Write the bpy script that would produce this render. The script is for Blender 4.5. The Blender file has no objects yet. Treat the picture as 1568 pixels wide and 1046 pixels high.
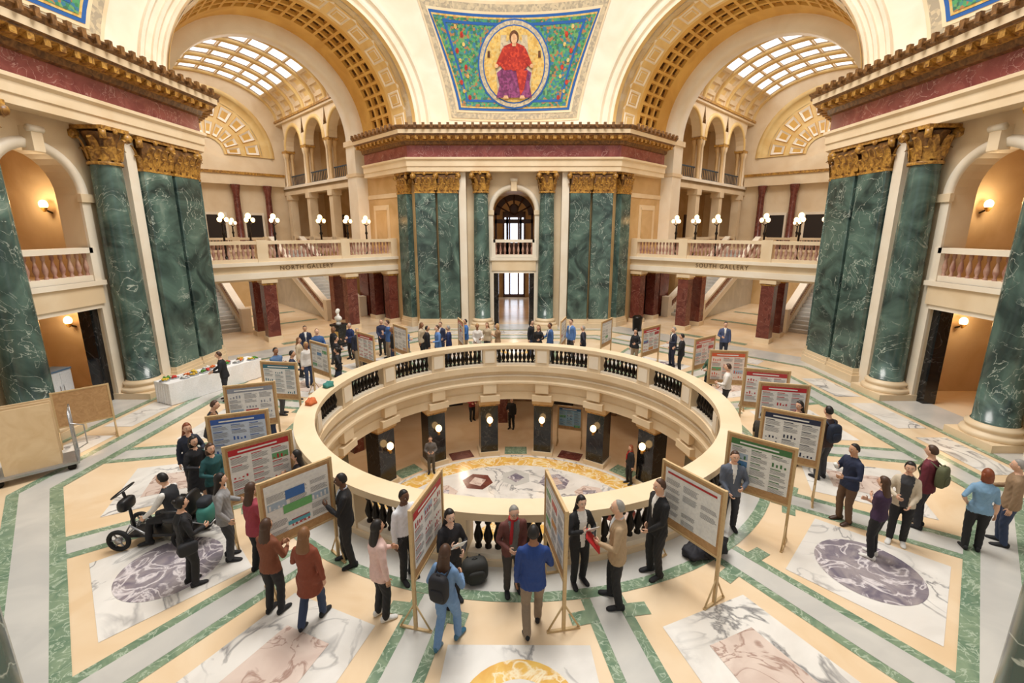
import bpy, math, random
import numpy as np
from mathutils import Matrix, Vector
random.seed(3)
S2=math.sqrt(2)
CX,CY=0.1,-0.7
def srgb(c):
    return tuple(((x/255)/12.92 if x/255<=0.04045 else ((x/255+0.055)/1.055)**2.4) for x in c)+(1,)
# ------------------------------------------------ materials
MATS={}
def base_mat(name):
    m=bpy.data.materials.new(name); m.use_nodes=True
    nt=m.node_tree; b=nt.nodes['Principled BSDF']
    return m,nt,b
def coords(nt,scale=1.0):
    tc=nt.nodes.new('ShaderNodeTexCoord'); oi=nt.nodes.new('ShaderNodeObjectInfo')
    mu=nt.nodes.new('ShaderNodeMath'); mu.operation='MULTIPLY'; mu.inputs[1].default_value=37.0
    nt.links.new(oi.outputs['Random'],mu.inputs[0])
    ad=nt.nodes.new('ShaderNodeVectorMath'); ad.operation='ADD'
    nt.links.new(tc.outputs['Object'],ad.inputs[0]); nt.links.new(mu.outputs[0],ad.inputs[1])
    return ad.outputs[0]
def marble(name,c1,c2,vein=None,scale=1.0,vscale=0.8,vw=0.03,rough=0.3,dist=1.5,spec=0.5,vein_amt=1.0,c3=None,mask=True):
    if name in MATS: return MATS[name]
    m,nt,b=base_mat(name); co=coords(nt)
    n=nt.nodes.new('ShaderNodeTexNoise'); n.inputs['Scale'].default_value=scale; n.inputs['Detail'].default_value=6; n.inputs['Distortion'].default_value=dist
    nt.links.new(co,n.inputs['Vector'])
    r=nt.nodes.new('ShaderNodeValToRGB'); r.color_ramp.elements[0].position=.35; r.color_ramp.elements[1].position=.65
    r.color_ramp.elements[0].color=srgb(c1); r.color_ramp.elements[1].color=srgb(c2)
    if c3:
        e=r.color_ramp.elements.new(.8); e.color=srgb(c3)
    nt.links.new(n.outputs['Fac'],r.inputs['Fac']); out=r.outputs['Color']
    if vein:
        n2=nt.nodes.new('ShaderNodeTexNoise'); n2.inputs['Scale'].default_value=vscale; n2.inputs['Detail'].default_value=5; n2.inputs['Distortion'].default_value=dist*1.3
        nt.links.new(co,n2.inputs['Vector'])
        a=nt.nodes.new('ShaderNodeMath'); a.operation='SUBTRACT'; a.inputs[1].default_value=.5; nt.links.new(n2.outputs['Fac'],a.inputs[0])
        ab=nt.nodes.new('ShaderNodeMath'); ab.operation='ABSOLUTE'; nt.links.new(a.outputs[0],ab.inputs[0])
        r2=nt.nodes.new('ShaderNodeValToRGB'); r2.color_ramp.elements[0].position=0; r2.color_ramp.elements[1].position=vw
        r2.color_ramp.elements[0].color=(vein_amt,)*3+(1,); r2.color_ramp.elements[1].color=(0,0,0,1)
        nt.links.new(ab.outputs[0],r2.inputs['Fac']); fac=r2.outputs['Color']
        if mask:
            n3=nt.nodes.new('ShaderNodeTexNoise'); n3.inputs['Scale'].default_value=vscale*.9; nt.links.new(co,n3.inputs['Vector'])
            r3=nt.nodes.new('ShaderNodeValToRGB'); r3.color_ramp.elements[0].position=.38; r3.color_ramp.elements[1].position=.56; nt.links.new(n3.outputs['Fac'],r3.inputs['Fac'])
            mm=nt.nodes.new('ShaderNodeMath'); mm.operation='MULTIPLY'; nt.links.new(r2.outputs['Color'],mm.inputs[0]); nt.links.new(r3.outputs['Color'],mm.inputs[1]); fac=mm.outputs[0]
        mx=nt.nodes.new('ShaderNodeMixRGB'); nt.links.new(fac,mx.inputs['Fac']); nt.links.new(out,mx.inputs['Color1']); mx.inputs['Color2'].default_value=srgb(vein)
        out=mx.outputs['Color']
    nt.links.new(out,b.inputs['Base Color']); b.inputs['Roughness'].default_value=rough
    b.inputs['Specular IOR Level'].default_value=spec
    MATS[name]=m; return m
def plain(name,c,rough=.6,metal=0,emit=0,emitc=None):
    if name in MATS: return MATS[name]
    m,nt,b=base_mat(name); co=coords(nt)
    n=nt.nodes.new('ShaderNodeTexNoise'); n.inputs['Scale'].default_value=25; nt.links.new(co,n.inputs['Vector'])
    r=nt.nodes.new('ShaderNodeValToRGB'); cc=srgb(c)
    r.color_ramp.elements[0].color=tuple(x*.85 for x in cc[:3])+(1,); r.color_ramp.elements[1].color=tuple(min(1,x*1.12) for x in cc[:3])+(1,)
    nt.links.new(n.outputs['Fac'],r.inputs['Fac']); nt.links.new(r.outputs['Color'],b.inputs['Base Color'])
    b.inputs['Roughness'].default_value=rough; b.inputs['Metallic'].default_value=metal
    if emit:
        b.inputs['Emission Color'].default_value=srgb(emitc or c); b.inputs['Emission Strength'].default_value=emit
    MATS[name]=m; return m
def col(c,rough=.75): return plain('fabric_%d_%d_%d'%tuple(c),c,rough)
GREEN=marble('green_marble',(48,64,62),(94,120,111),(206,216,204),scale=.6,vscale=.75,vw=.010,rough=.2,dist=2.2,vein_amt=.8,c3=(142,162,150))
CREAM=marble('cream_stone',(236,216,184),(226,202,166),scale=.8,rough=.45,dist=.5)
WHITE=marble('white_stone',(244,234,216),(236,222,200),scale=.8,rough=.45,dist=.5)
TAN=marble('tan_stone',(216,184,136),(200,164,112),scale=.7,rough=.45,dist=1)
NICHE=marble('niche_stone',(218,192,156),(202,172,132),scale=.7,rough=.5,dist=1)
LOWT=marble('lower_wall_stone',(150,118,86),(122,90,60),scale=.7,rough=.5,dist=1)
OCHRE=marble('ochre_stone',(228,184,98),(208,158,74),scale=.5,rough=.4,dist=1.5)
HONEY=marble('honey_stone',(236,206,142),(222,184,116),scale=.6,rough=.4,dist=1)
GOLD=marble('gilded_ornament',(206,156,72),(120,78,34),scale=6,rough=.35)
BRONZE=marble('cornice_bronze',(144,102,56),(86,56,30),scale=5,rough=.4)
RED=marble('red_marble',(156,86,78),(128,60,56),(196,150,140),scale=1.2,vscale=1.5,vw=.015,rough=.25)
REDP=marble('red_brown_marble',(122,66,54),(94,46,40),(160,110,96),scale=2,vscale=2,vw=.015,rough=.25)
BLACK=marble('black_marble',(18,18,20),(34,33,34),(90,88,86),scale=1,vscale=1.2,vw=.01,rough=.15)
BALB=plain('dark_bronze',(34,27,22),.35,.5)
F_PEACH=marble('floor_peach',(241,217,184),(231,201,162),scale=.7,rough=.2,dist=1)
F_GREY=marble('floor_grey',(210,207,200),(194,192,187),scale=1,rough=.2,dist=1)
F_GREEN=marble('floor_green',(140,160,132),(108,134,110),(182,196,174),scale=2.5,vscale=3,vw=.03,rough=.2,mask=False)
F_WHITE=marble('floor_white_marble',(240,236,230),(222,217,210),(92,92,98),scale=.9,vscale=.7,vw=.03,rough=.2,dist=1.2,vein_amt=.8)
F_PINK=marble('floor_pink_marble',(228,210,198),(210,188,176),(170,140,128),scale=1.5,vscale=1.6,vw=.03,rough=.2,dist=1,mask=False)
F_VIO=marble('floor_violet_marble',(168,158,160),(120,112,126),(228,220,222),scale=2.2,vscale=1.8,vw=.05,rough=.2,dist=1.4,mask=False)
F_YEL=marble('floor_yellow_marble',(240,200,110),(226,170,80),(250,235,200),scale=1.5,vscale=1.6,vw=.06,rough=.2,mask=False)
GLASS=plain('skylight_glass',(245,250,255),.3,0,1.7,(242,247,255))
WINDOW=plain('daylight_window',(235,243,255),.3,0,2.5,(225,238,255))
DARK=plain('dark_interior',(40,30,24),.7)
WOODD=plain('dark_wood',(62,34,20),.5)
GLOBE=plain('lamp_globe',(255,225,170),.4,0,6,(255,205,140))
BLUE=plain('mosaic_blue',(40,96,170),.4)
STEEL=plain('blue_bronze_rail',(50,72,90),.5,.3)
def mosaic(name,cols,scale=9):
    m,nt,b=base_mat(name); co=coords(nt)
    v=nt.nodes.new('ShaderNodeTexVoronoi'); v.inputs['Scale'].default_value=scale; nt.links.new(co,v.inputs['Vector'])
    sp=nt.nodes.new('ShaderNodeSeparateColor'); nt.links.new(v.outputs['Color'],sp.inputs[0])
    r=nt.nodes.new('ShaderNodeValToRGB'); r.color_ramp.interpolation='CONSTANT'
    n=len(cols)
    r.color_ramp.elements[0].color=srgb(cols[0]); r.color_ramp.elements[1].color=srgb(cols[1]); r.color_ramp.elements[1].position=1/n
    for i in range(2,n):
        e=r.color_ramp.elements.new(i/n); e.color=srgb(cols[i])
    nt.links.new(sp.outputs[0],r.inputs['Fac']); nt.links.new(r.outputs['Color'],b.inputs['Base Color']); b.inputs['Roughness'].default_value=.4
    return m
MGREEN=mosaic('mosaic_green',[(60,130,90),(80,156,104),(56,120,150),(110,160,100),(60,110,90),(170,120,80),(70,140,130)])
MGOLD=mosaic('mosaic_gold',[(214,176,96),(226,190,112),(200,160,84),(210,184,120)])
MRED=mosaic('mosaic_red',[(176,50,36),(200,66,44),(160,40,34)])
MPUR=mosaic('mosaic_purple',[(120,50,96),(142,66,116),(104,44,84)])
MSKIN=mosaic('mosaic_skin',[(222,180,140),(210,164,124)])
MBEI=mosaic('mosaic_beige',[(190,176,150),(206,190,160),(172,160,140)])
MBROWN=mosaic('mosaic_brown',[(90,56,36),(110,70,44)])
# ------------------------------------------------ mesh builder
class MB:
    def __init__(s,name):
        s.name=name; s.v=[]; s.f=[]; s.mi=[]; s.sm=[]; s.mats=[]; s.T=Matrix.Identity(4)
    def mat(s,m):
        if m not in s.mats: s.mats.append(m)
        return s.mats.index(m)
    def add(s,vs,fs,m,smooth=False):
        o=len(s.v); T=s.T
        s.v+= [tuple(T@Vector(p)) for p in vs]
        k=s.mat(m)
        for f in fs: s.f.append(tuple(i+o for i in f)); s.mi.append(k); s.sm.append(smooth)
    def box(s,x0,x1,y0,y1,z0,z1,m):
        s.add([(x0,y0,z0),(x1,y0,z0),(x1,y1,z0),(x0,y1,z0),(x0,y0,z1),(x1,y0,z1),(x1,y1,z1),(x0,y1,z1)],
              [(0,3,2,1),(4,5,6,7),(0,1,5,4),(1,2,6,5),(2,3,7,6),(3,0,4,7)],m)
    def prism(s,poly,z0,z1,m):
        n=len(poly)
        s.add([(x,y,z0) for x,y in poly]+[(x,y,z1) for x,y in poly],
              [tuple(range(n-1,-1,-1)),tuple(range(n,2*n))]+[(i,(i+1)%n,(i+1)%n+n,i+n) for i in range(n)],m)
    def poly(s,poly,z,m): s.add([(x,y,z) for x,y in poly],[tuple(range(len(poly)))],m)
    def lathe(s,cx,cy,prof,n,m,smooth=True,a0=0,a1=2*math.pi,z=0):
        full=abs(a1-a0-2*math.pi)<1e-6; k=n if full else n+1
        vs=[]
        for r,zz in prof:
            for i in range(k):
                a=a0+(a1-a0)*i/n; vs.append((cx+r*math.cos(a),cy+r*math.sin(a),zz+z))
        fs=[]
        for j in range(len(prof)-1):
            for i in range(n):
                i2=(i+1)%k; fs.append((j*k+i,j*k+i2,(j+1)*k+i2,(j+1)*k+i))
        s.add(vs,fs,m,smooth)
    def tube(s,p0,p1,r0,r1,n,m,smooth=True):
        p0=Vector(p0);p1=Vector(p1); d=(p1-p0).normalized(); a=d.orthogonal().normalized(); b=d.cross(a)
        vs=[]
        for p,r in((p0,r0),(p1,r1)):
            for i in range(n):
                t=2*math.pi*i/n; vs.append(tuple(p+a*r*math.cos(t)+b*r*math.sin(t)))
        s.add(vs,[(i,(i+1)%n,(i+1)%n+n,i+n) for i in range(n)]+[tuple(range(n-1,-1,-1)),tuple(range(n,2*n))],m,smooth)
    def loft(s,rings,m,smooth=True):
        n=len(rings[0]); vs=[p for r in rings for p in r]; fs=[]
        for j in range(len(rings)-1):
            for i in range(n): fs.append((j*n+i,j*n+(i+1)%n,(j+1)*n+(i+1)%n,(j+1)*n+i))
        fs.append(tuple(range(n-1,-1,-1))); fs.append(tuple(range((len(rings)-1)*n,len(rings)*n)))
        s.add(vs,fs,m,smooth)
    def chain(s,pts,rs,n,m,smooth=True):
        P=[Vector(p) for p in pts]; rings=[]; a=None; N=len(P)
        for i in range(N):
            if i==0: d=P[1]-P[0]
            elif i==N-1: d=P[-1]-P[-2]
            else: d=(P[i]-P[i-1]).normalized()+(P[i+1]-P[i]).normalized()
            d.normalize()
            if a is None: a=d.orthogonal().normalized()
            else: a=(a-d*a.dot(d)).normalized()
            b=d.cross(a)
            def ring(c,r): return [tuple(c+a*r*math.cos(2*math.pi*k/n)+b*r*math.sin(2*math.pi*k/n)) for k in range(n)]
            if i==0: rings+= [ring(P[i]-d*rs[i]*.95,rs[i]*.3),ring(P[i]-d*rs[i]*.6,rs[i]*.8)]
            rings.append(ring(P[i],rs[i]))
            if i==N-1: rings+= [ring(P[i]+d*rs[i]*.6,rs[i]*.8),ring(P[i]+d*rs[i]*.95,rs[i]*.3)]
        s.loft(rings,m,smooth)
    def ell(s,c,rx,ry,rz,m,nu=12,nv=8,pw=1):
        vs=[];fs=[]
        g=lambda t:math.copysign(abs(t)**pw,t)
        for j in range(nv+1):
            ph=-math.pi/2+math.pi*j/nv
            for i in range(nu):
                a=2*math.pi*i/nu; vs.append((c[0]+rx*g(math.cos(ph))*g(math.cos(a)),c[1]+ry*g(math.cos(ph))*g(math.sin(a)),c[2]+rz*g(math.sin(ph))))
        for j in range(nv):
            for i in range(nu): fs.append((j*nu+i,j*nu+(i+1)%nu,(j+1)*nu+(i+1)%nu,(j+1)*nu+i))
        s.add(vs,fs,m,True)
    def grid(s,fn,us,vs_,m,smooth=True):
        k=len(vs_); vs=[fn(u,v) for u in us for v in vs_]
        s.add(vs,[(i*k+j,(i+1)*k+j,(i+1)*k+j+1,i*k+j+1) for i in range(len(us)-1) for j in range(k-1)],m,smooth)
    def coffer(s,fn,u0,u1,v0,v1,steps,mats):
        rings=[]
        for ins,d in steps:
            du=(u1-u0)*ins; dv=(v1-v0)*ins
            rings.append([fn(u0+du,v0+dv,d),fn(u1-du,v0+dv,d),fn(u1-du,v1-dv,d),fn(u0+du,v1-dv,d)])
        for k in range(len(rings)-1):
            s.add(rings[k]+rings[k+1],[(i,(i+1)%4,(i+1)%4+4,i+4) for i in range(4)],mats[k])
        s.add(rings[-1],[(0,1,2,3)],mats[-1])
    def sweep(s,path,prof,mats,closed=False):
        n=len(path); P=[Vector(p) for p in path]; rings=[]
        for i in range(n):
            if closed: a=P[i-1]; b=P[(i+1)%n]
            else: a=P[i-1] if i>0 else None; b=P[i+1] if i<n-1 else None
            d1=(P[i]-a).normalized() if a is not None else None; d2=(b-P[i]).normalized() if b is not None else None
            if d1 is None: d1=d2
            if d2 is None: d2=d1
            n1=Vector((d1.y,-d1.x)); n2=Vector((d2.y,-d2.x)); nn=(n1+n2).normalized(); nn=nn/max(.3,nn.dot(n1))
            rings.append([(P[i].x+nn.x*o,P[i].y+nn.y*o,z) for o,z in prof])
        k=len(prof)
        for j in range(k-1):
            vs=[];fs=[]
            for i in range(n): vs+= [rings[i][j],rings[i][j+1]]
            for i in range(n if closed else n-1):
                i2=(i+1)%n; fs.append((2*i,2*i2,2*i2+1,2*i+1))
            s.add(vs,fs,mats[j] if isinstance(mats,list) else mats)
    def mesh(s):
        me=bpy.data.meshes.new(s.name); me.from_pydata(s.v,[],s.f)
        for m in s.mats: me.materials.append(m)
        me.polygons.foreach_set('material_index',s.mi); me.polygons.foreach_set('use_smooth',s.sm); me.update(); return me
    def obj(s,loc=(0,0,0),rot=0):
        o=bpy.data.objects.new(s.name,s.mesh()); bpy.context.scene.collection.objects.link(o); o.location=loc; o.rotation_euler=(0,0,rot); return o
def inst(name,me,loc,rot,scale=(1,1,1)):
    o=bpy.data.objects.new(name,me); bpy.context.scene.collection.objects.link(o); o.location=loc; o.rotation_euler=(0,0,rot); o.scale=scale; return o
def RZ(a): return Matrix.Rotation(a,4,'Z')
def arc(a,b,n): return [a+(b-a)*i/n for i in range(n+1)]
# =================================================== PEOPLE
BLK=(30,30,34); NAVY=(32,42,72); JEAN=(84,116,160); DJEAN=(48,62,92); KHAKI=(150,132,108); WHT=(232,230,226); GRY=(120,122,128); DGR=(62,64,70)
HB=(26,20,18); HBR=(74,48,32); HLB=(128,88,56); HG=(150,146,140); HBL=(186,150,100); HRD=(130,66,36)
SK=[(224,178,150),(206,158,126),(160,112,82),(104,70,50),(232,190,164)]
ARM={'down':(.24,.03,.84),'front':(.13,.26,1.10),'hold':(.08,.27,1.24),'chin':(.04,.17,1.42),'hip':(.21,.03,1.0),'point':(.34,.42,1.28),'back':(.10,-.17,.98),
 'pocket':(.215,.09,.91),'cross':(-.09,.2,1.2),'reach':(.22,.40,1.05),'out':(.42,.25,1.15),'low':(.1,.22,.95)}
def person(name,x,y,face,h=1.65,fem=False,hair=('short',HB),top=BLK,bot=BLK,shoe=BLK,hem=None,arms=('down','down'),stance='stand',skin=0,inner=None,openw=.0,lean=0,bp=None,bag=None,hold=None,sleeve=True,skirt=None,turn=0,z=0,vox=None,scarf=None,glasses=False,belt=None,longcoat=False):
    s=h/1.75; d=math.hypot(x-.03,y+13.5)
    if vox is None: vox=.014 if d<9.5 else (.018 if d<14 else .024)
    skc=SK[skin]; sw=.152 if fem else .178
    if hem is None: hem=.84 if fem else .82
    A=MB('tmp'); D=plain('tmpmat',(128,128,128)); segs=[]
    seat=stance=='sit'
    hz=.6 if seat else .92
    dz=hz-.92
    if stance=='stride': dz=-.02
    th=math.radians(lean)
    def B(p):
        px,py,pz=p; zz=pz-.95; ty=py*math.cos(th)+zz*math.sin(th); tz=-py*math.sin(th)+zz*math.cos(th)
        return Vector((px,ty,tz+.95+dz))
    k=.93 if fem else 1.02
    tr=[(hem,.19*k,.142),(min(.95,hem+.08),.185*k,.138),(1.08,(.148 if fem else .168)*k,.12),(1.2,.166*k,.126),(1.32,.184*k,.13),(1.385,.184*k,.112),(1.43,.15*k,.09),(1.465,.1*k,.072),(1.5,.06,.058)]
    if hem>=.93: tr=[(.90,.172*k,.128)]+[t for t in tr if t[0]>.93]
    if longcoat: tr[0]=(hem,.215*k,.165)
    if fem: tr=[(a,b,c+(.014 if 1.25<a<1.36 else 0)) for a,b,c in tr]
    A.loft([[tuple(B((rx*math.cos(2*math.pi*i/20),ry*math.sin(2*math.pi*i/20),zz))) for i in range(20)] for (zz,rx,ry) in tr],D)
    A.ell((0,-.01,.95+dz),.166*k,.13,.12,D,16,10)
    hands=[]
    for si,sx in((0,-1),(1,1)):
        S=B((sx*sw,0,1.378)); tg=ARM[arms[si]] if isinstance(arms[si],str) else arms[si]; T=B((sx*tg[0],tg[1],tg[2]))
        L1,L2=.28,.25; v=T-S; L=v.length
        if L>.527: v=v*(.527/L); T=S+v; L=.527
        if L<.16: T=S+v*(.16/L); v=T-S; L=.16
        a=(L1*L1-L2*L2+L*L)/(2*L); hh=math.sqrt(max(0,L1*L1-a*a)); u=v.normalized()
        pole=Vector((sx*.55,-.5,-.5)); pole=(pole-u*pole.dot(u)).normalized(); E=S+u*a+pole*hh
        ft=1.08 if sleeve else .95
        A.chain([S,S.lerp(E,.5),E,E.lerp(T,.5),T],[.059*k,.054*ft,.047*ft,.043*ft,.037 if sleeve else .028],12,D)
        segs.append((S,E,.058,.048,'top' if sleeve!='vest' else 'inner')); segs.append((E,T,.048,.037,('inner' if sleeve=='vest' else 'top') if sleeve else 'skin'))
        hands.append((T,(T-E).normalized(),sx,tg))
    feet=[]
    for sx in(-1,1):
        Hp=Vector((sx*.092,0,.90+dz))
        if stance=='stride': Fp=Vector((sx*.09,.17 if sx*1>0 else -.17,.09 if sx>0 else .11))
        elif seat: Fp=Vector((sx*.13,.48,.11))
        elif stance=='shift': Fp=Vector((sx*.13,.06*sx,.09))
        else: Fp=Vector((sx*.1,.02*sx,.09))
        L1,L2=.412,.405; v=Fp-Hp; L=v.length
        if L>.815: v*=.815/L; Fp=Hp+v; L=.815
        a=(L1*L1-L2*L2+L*L)/(2*L); hh=math.sqrt(max(0,L1*L1-a*a)); u=v.normalized()
        pole=Vector((sx*.1,1,.2)); pole=(pole-u*pole.dot(u)).normalized(); K=Hp+u*a+pole*hh
        rr=[.09,.07,.055,.05,.04] if skirt else [.102,.09,.07,.066,.06]
        A.chain([Hp,Hp.lerp(K,.5),K,K.lerp(Fp,.5),Fp],rr,12,D)
        segs.append((Hp,K,.1,.07,'bot')); segs.append((K,Fp,.068,.06,'bot' if not skirt or skirt[2] else 'skin'))
        feet.append((Fp,sx))
    if skirt:
        zb=skirt[0]; A.loft([[(r*math.cos(2*math.pi*i/20),r2*math.sin(2*math.pi*i/20),zz+dz) for i in range(20)] for zz,r,r2 in((zb,.24,.21),((zb+.95)/2,.21,.17),(.98,.16,.125))],D)
    n0=B((0,-.01,1.45)); n1=B((0,.01,1.57)); A.chain([n0,n1],[.058 if not fem else .05,.056 if not fem else .047],12,D)
    segs.append((B((0,-.01,1.485)),n1,.05,.05,'skin'))
    me=A.mesh(); o=bpy.data.objects.new('tmp',me); bpy.context.scene.collection.objects.link(o)
    md=o.modifiers.new('r','REMESH'); md.mode='VOXEL'; md.voxel_size=vox/s
    sm=o.modifiers.new('s','SMOOTH'); sm.factor=.5; sm.iterations=2
    dg=bpy.context.evaluated_depsgraph_get(); ev=o.evaluated_get(dg); em=ev.to_mesh()
    nv=len(em.vertices); co=np.empty(nv*3,np.float32); em.vertices.foreach_get('co',co); co=co.reshape(-1,3)
    faces=[tuple(p.vertices) for p in em.polygons]; cen=np.empty(len(faces)*3,np.float32); em.polygons.foreach_get('center',cen); cen=cen.reshape(-1,3)
    ev.to_mesh_clear(); bpy.data.objects.remove(o); bpy.data.meshes.remove(me)
    f1=np.sin(co[:,2]*46+9*np.sin(co[:,0]*14+x)+7*np.sin(co[:,1]*13+y)); amp=np.where(co[:,2]<.9+dz,.0035,.003)
    rr_=np.hypot(co[:,0],co[:,1])+1e-6; msk=(co[:,2]<1.42+dz)*f1*amp; co=co.copy(); co[:,0]+=co[:,0]/rr_*msk; co[:,1]+=co[:,1]/rr_*msk
    best=np.full(len(faces),9.0); lab=np.zeros(len(faces),int); keys=['top','bot','skin','inner','shoe','skirt','belt']; isarm=np.zeros(len(faces),bool)
    for si_,(p0,p1,r0,r1,kx) in enumerate(segs):
        p0=np.array(p0);p1=np.array(p1); dd=p1-p0; t=np.clip(((cen-p0)@dd)/(dd@dd),0,1); q=p0+t[:,None]*dd
        ds=np.linalg.norm(cen-q,axis=1)-(r0+(r1-r0)*t); m_=ds<best; best[m_]=ds[m_]; lab[m_]=keys.index(kx); isarm[m_]=si_<4
    py=cen[:,1]; pz=cen[:,2]-.95-dz; uy=py*math.cos(th)-pz*math.sin(th); uz=py*math.sin(th)+pz*math.cos(th)+.95; ux=cen[:,0]
    zs=[t[0] for t in tr]; rx=np.interp(uz,zs,[t[1] for t in tr]); ry=np.interp(uz,zs,[t[2] for t in tr])
    ds=np.hypot(np.maximum(np.abs(ux)-(rx-ry),0),uy)-ry; ds=ds+np.maximum(tr[0][0]-uz-.012,0)*6+np.maximum(uz-1.49,0)*3
    m_=(ds<best+.006)&(uz>tr[0][0]-.02); best[m_]=ds[m_]; lab[m_]=0; isarm[m_]=False
    tor=m_
    if not seat and not skirt:
        lab[(~isarm)&(lab==1)&(uz>hem-.005)]=0; lab[(~isarm)&(lab==0)&(uz<hem-.012)]=1
    if inner is not None:
        zb=1.10 if openw==0 else hem-.1
        w=np.clip((uz-zb)/(1.47-zb),0,1)*.055+openw
        lab[tor&(uy>.03)&(np.abs(ux)<w)&(uz>zb)]=3
    if skirt:
        lab[(cen[:,2]-dz>skirt[0]-.01)&(lab==1)]=5; lab[(cen[:,2]-dz>skirt[0]-.01)&(cen[:,2]-dz<tr[0][0])&(lab==2)&(np.abs(ux)<.2)]=5
    if hem>=.93: lab[tor&(uz<.955)]=6 if belt else 1; lab[tor&(uz<.93)]=1
    lab[(uz>1.482)&(np.abs(ux)<.09)&(uz<1.6)]=2
    if fem and inner is None: lab[tor&(uy>.0)&(np.hypot(ux/1.0,(uz-1.49))<.055)]=2
    skm=plain('skin_%d'%skin,skc,.5)
    M_={'top':col(top),'bot':col(bot),'skin':skm,'inner':col(inner or WHT),'shoe':col(shoe,.4),'skirt':col(skirt[1] if skirt else bot),'belt':col(belt or BLK)}
    M=MB(name)
    M.v+= [tuple(p) for p in co.tolist()]
    ids=[M.mat(M_[kx]) for kx in keys]
    M.f+=faces; M.mi+= [ids[i] for i in lab.tolist()]; M.sm+= [True]*len(faces)
    for Fp,sx in feet:
        yaw=sx*-.15; c,s_=math.cos(yaw),math.sin(yaw); rg=[]
        back=(stance=='stride' and sx<0)
        for (yy,w,h0,h1) in((-.075,.022,.02,.09),(-.055,.036,.0,.11),(0,.04,.0,.12),(.06,.043,.0,.09),(.12,.048,.0,.065),(.17,.044,.0,.05),(.2,.022,.008,.035)):
            ring=[]
            for i in range(12):
                a=2*math.pi*i/12; px=w*math.cos(a); pz=max((h0+h1)/2+(h1-h0)/2*math.sin(a),h0); py_=yy
                if back: ang=.3; q=py_-.12; py_,pz=q*math.cos(ang)+.12+pz*math.sin(ang), max(0,-q*math.sin(ang)+pz*math.cos(ang)-.01)
                ring.append((Fp.x+px*c-py_*s_,Fp.y+px*s_+py_*c-.01,pz+(Fp.z-.09 if not back else 0)))
            rg.append(ring)
        M.loft(rg,M_['shoe'])
    for T,dr,sx,tg in hands:
        pref=Vector((0,1,.25)) if dr.z<-.6 else Vector((0,.1,1)); t=(pref-dr*pref.dot(dr)).normalized()
        nrm=Vector((-sx,0,0)); nrm=(nrm-dr*nrm.dot(dr)); nrm=(nrm-t*nrm.dot(t)); nrm=nrm.normalized() if nrm.length>.05 else dr.cross(t)
        def P(a,b,c_): return T+dr*a+t*b+nrm*c_
        M.loft([[tuple(P(a,w*math.cos(2*math.pi*i/10),hh_*math.sin(2*math.pi*i/10))) for i in range(10)] for a,w,hh_ in((-.03,.024,.02),(.01,.026,.019),(.035,.036,.016),(.07,.042,.014),(.092,.038,.011))],skm)
        curl=.35 if tg[2]<.95 else .7
        for j,(off,ln) in enumerate(((.029,.068),(.010,.078),(-.010,.072),(-.028,.056))):
            p=P(.086,off,0); ang=curl*.4; pts=[p]
            for kk,f_ in enumerate((.42,.32,.26)):
                pts.append(pts[-1]+(dr*math.cos(ang)+nrm*math.sin(ang)+t*off*.8)*ln*f_); ang+=curl
            M.chain(pts,[.0088,.0085,.0078,.006],6,skm)
        p=P(.02,.03,.004); e1=(dr*.6+t*.75+nrm*.25).normalized()*.038; e2=(dr*.9+t*.3+nrm*.35).normalized()*.034
        M.chain([p,p+e1,p+e1+e2],[.012,.0105,.008],6,skm)
    hc=B((0,.028,1.635)); M.T=Matrix.Translation(hc)@Matrix.Rotation(math.radians(turn),4,'Z')@Matrix.Rotation(-th*.5 ,4,'X'); NU,NV=24,18
    def hp(ux_,uy_,uz_):
        X=.078*ux_;Y=.093*uy_;Z_=.118*uz_
        if uz_<0: X*=1-.32*uz_*uz_; Y*=1-.12*uz_*uz_
        if uy_<0 and uz_<-.15: Y*=1-.5*(-uz_-.15)
        if uy_>0:
            Y+=.026*math.exp(-(ux_/.17)**2)*math.exp(-((uz_+.2)/.17)**2)+.012*math.exp(-(ux_/.14)**2)*math.exp(-((uz_-.05)/.15)**2)
            Y-=.008*math.exp(-((abs(ux_)-.38)/.16)**2-((uz_-.05)/.11)**2)
            Y+=.006*math.exp(-(ux_/.32)**2-((uz_+.52)/.08)**2)+.014*math.exp(-(ux_/.35)**2-((uz_+.88)/.16)**2)
        return X,Y,Z_
    vs=[];fs=[];lip=[]
    for j in range(NV+1):
        ph=-math.pi/2+math.pi*j/NV
        for i in range(NU):
            a=2*math.pi*i/NU; vs.append(hp(math.cos(ph)*math.sin(a),math.cos(ph)*math.cos(a),math.sin(ph)))
    for j in range(NV):
        zc_=math.sin(-math.pi/2+math.pi*(j+.5)/NV)
        for i in range(NU):
            f_=(j*NU+i,(j+1)*NU+i,(j+1)*NU+(i+1)%NU,j*NU+(i+1)%NU); a=2*math.pi*(i+.5)/NU
            if -.6<zc_<-.42 and abs(math.sin(a))<.42 and math.cos(a)>0: lip.append(f_)
            else: fs.append(f_)
    M.add(vs,fs,skm,True); M.add(vs,lip,plain('lip_%d'%skin,tuple(int(c_*.8) if q else int(c_*.92) for q,c_ in enumerate(skc))),True)
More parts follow.
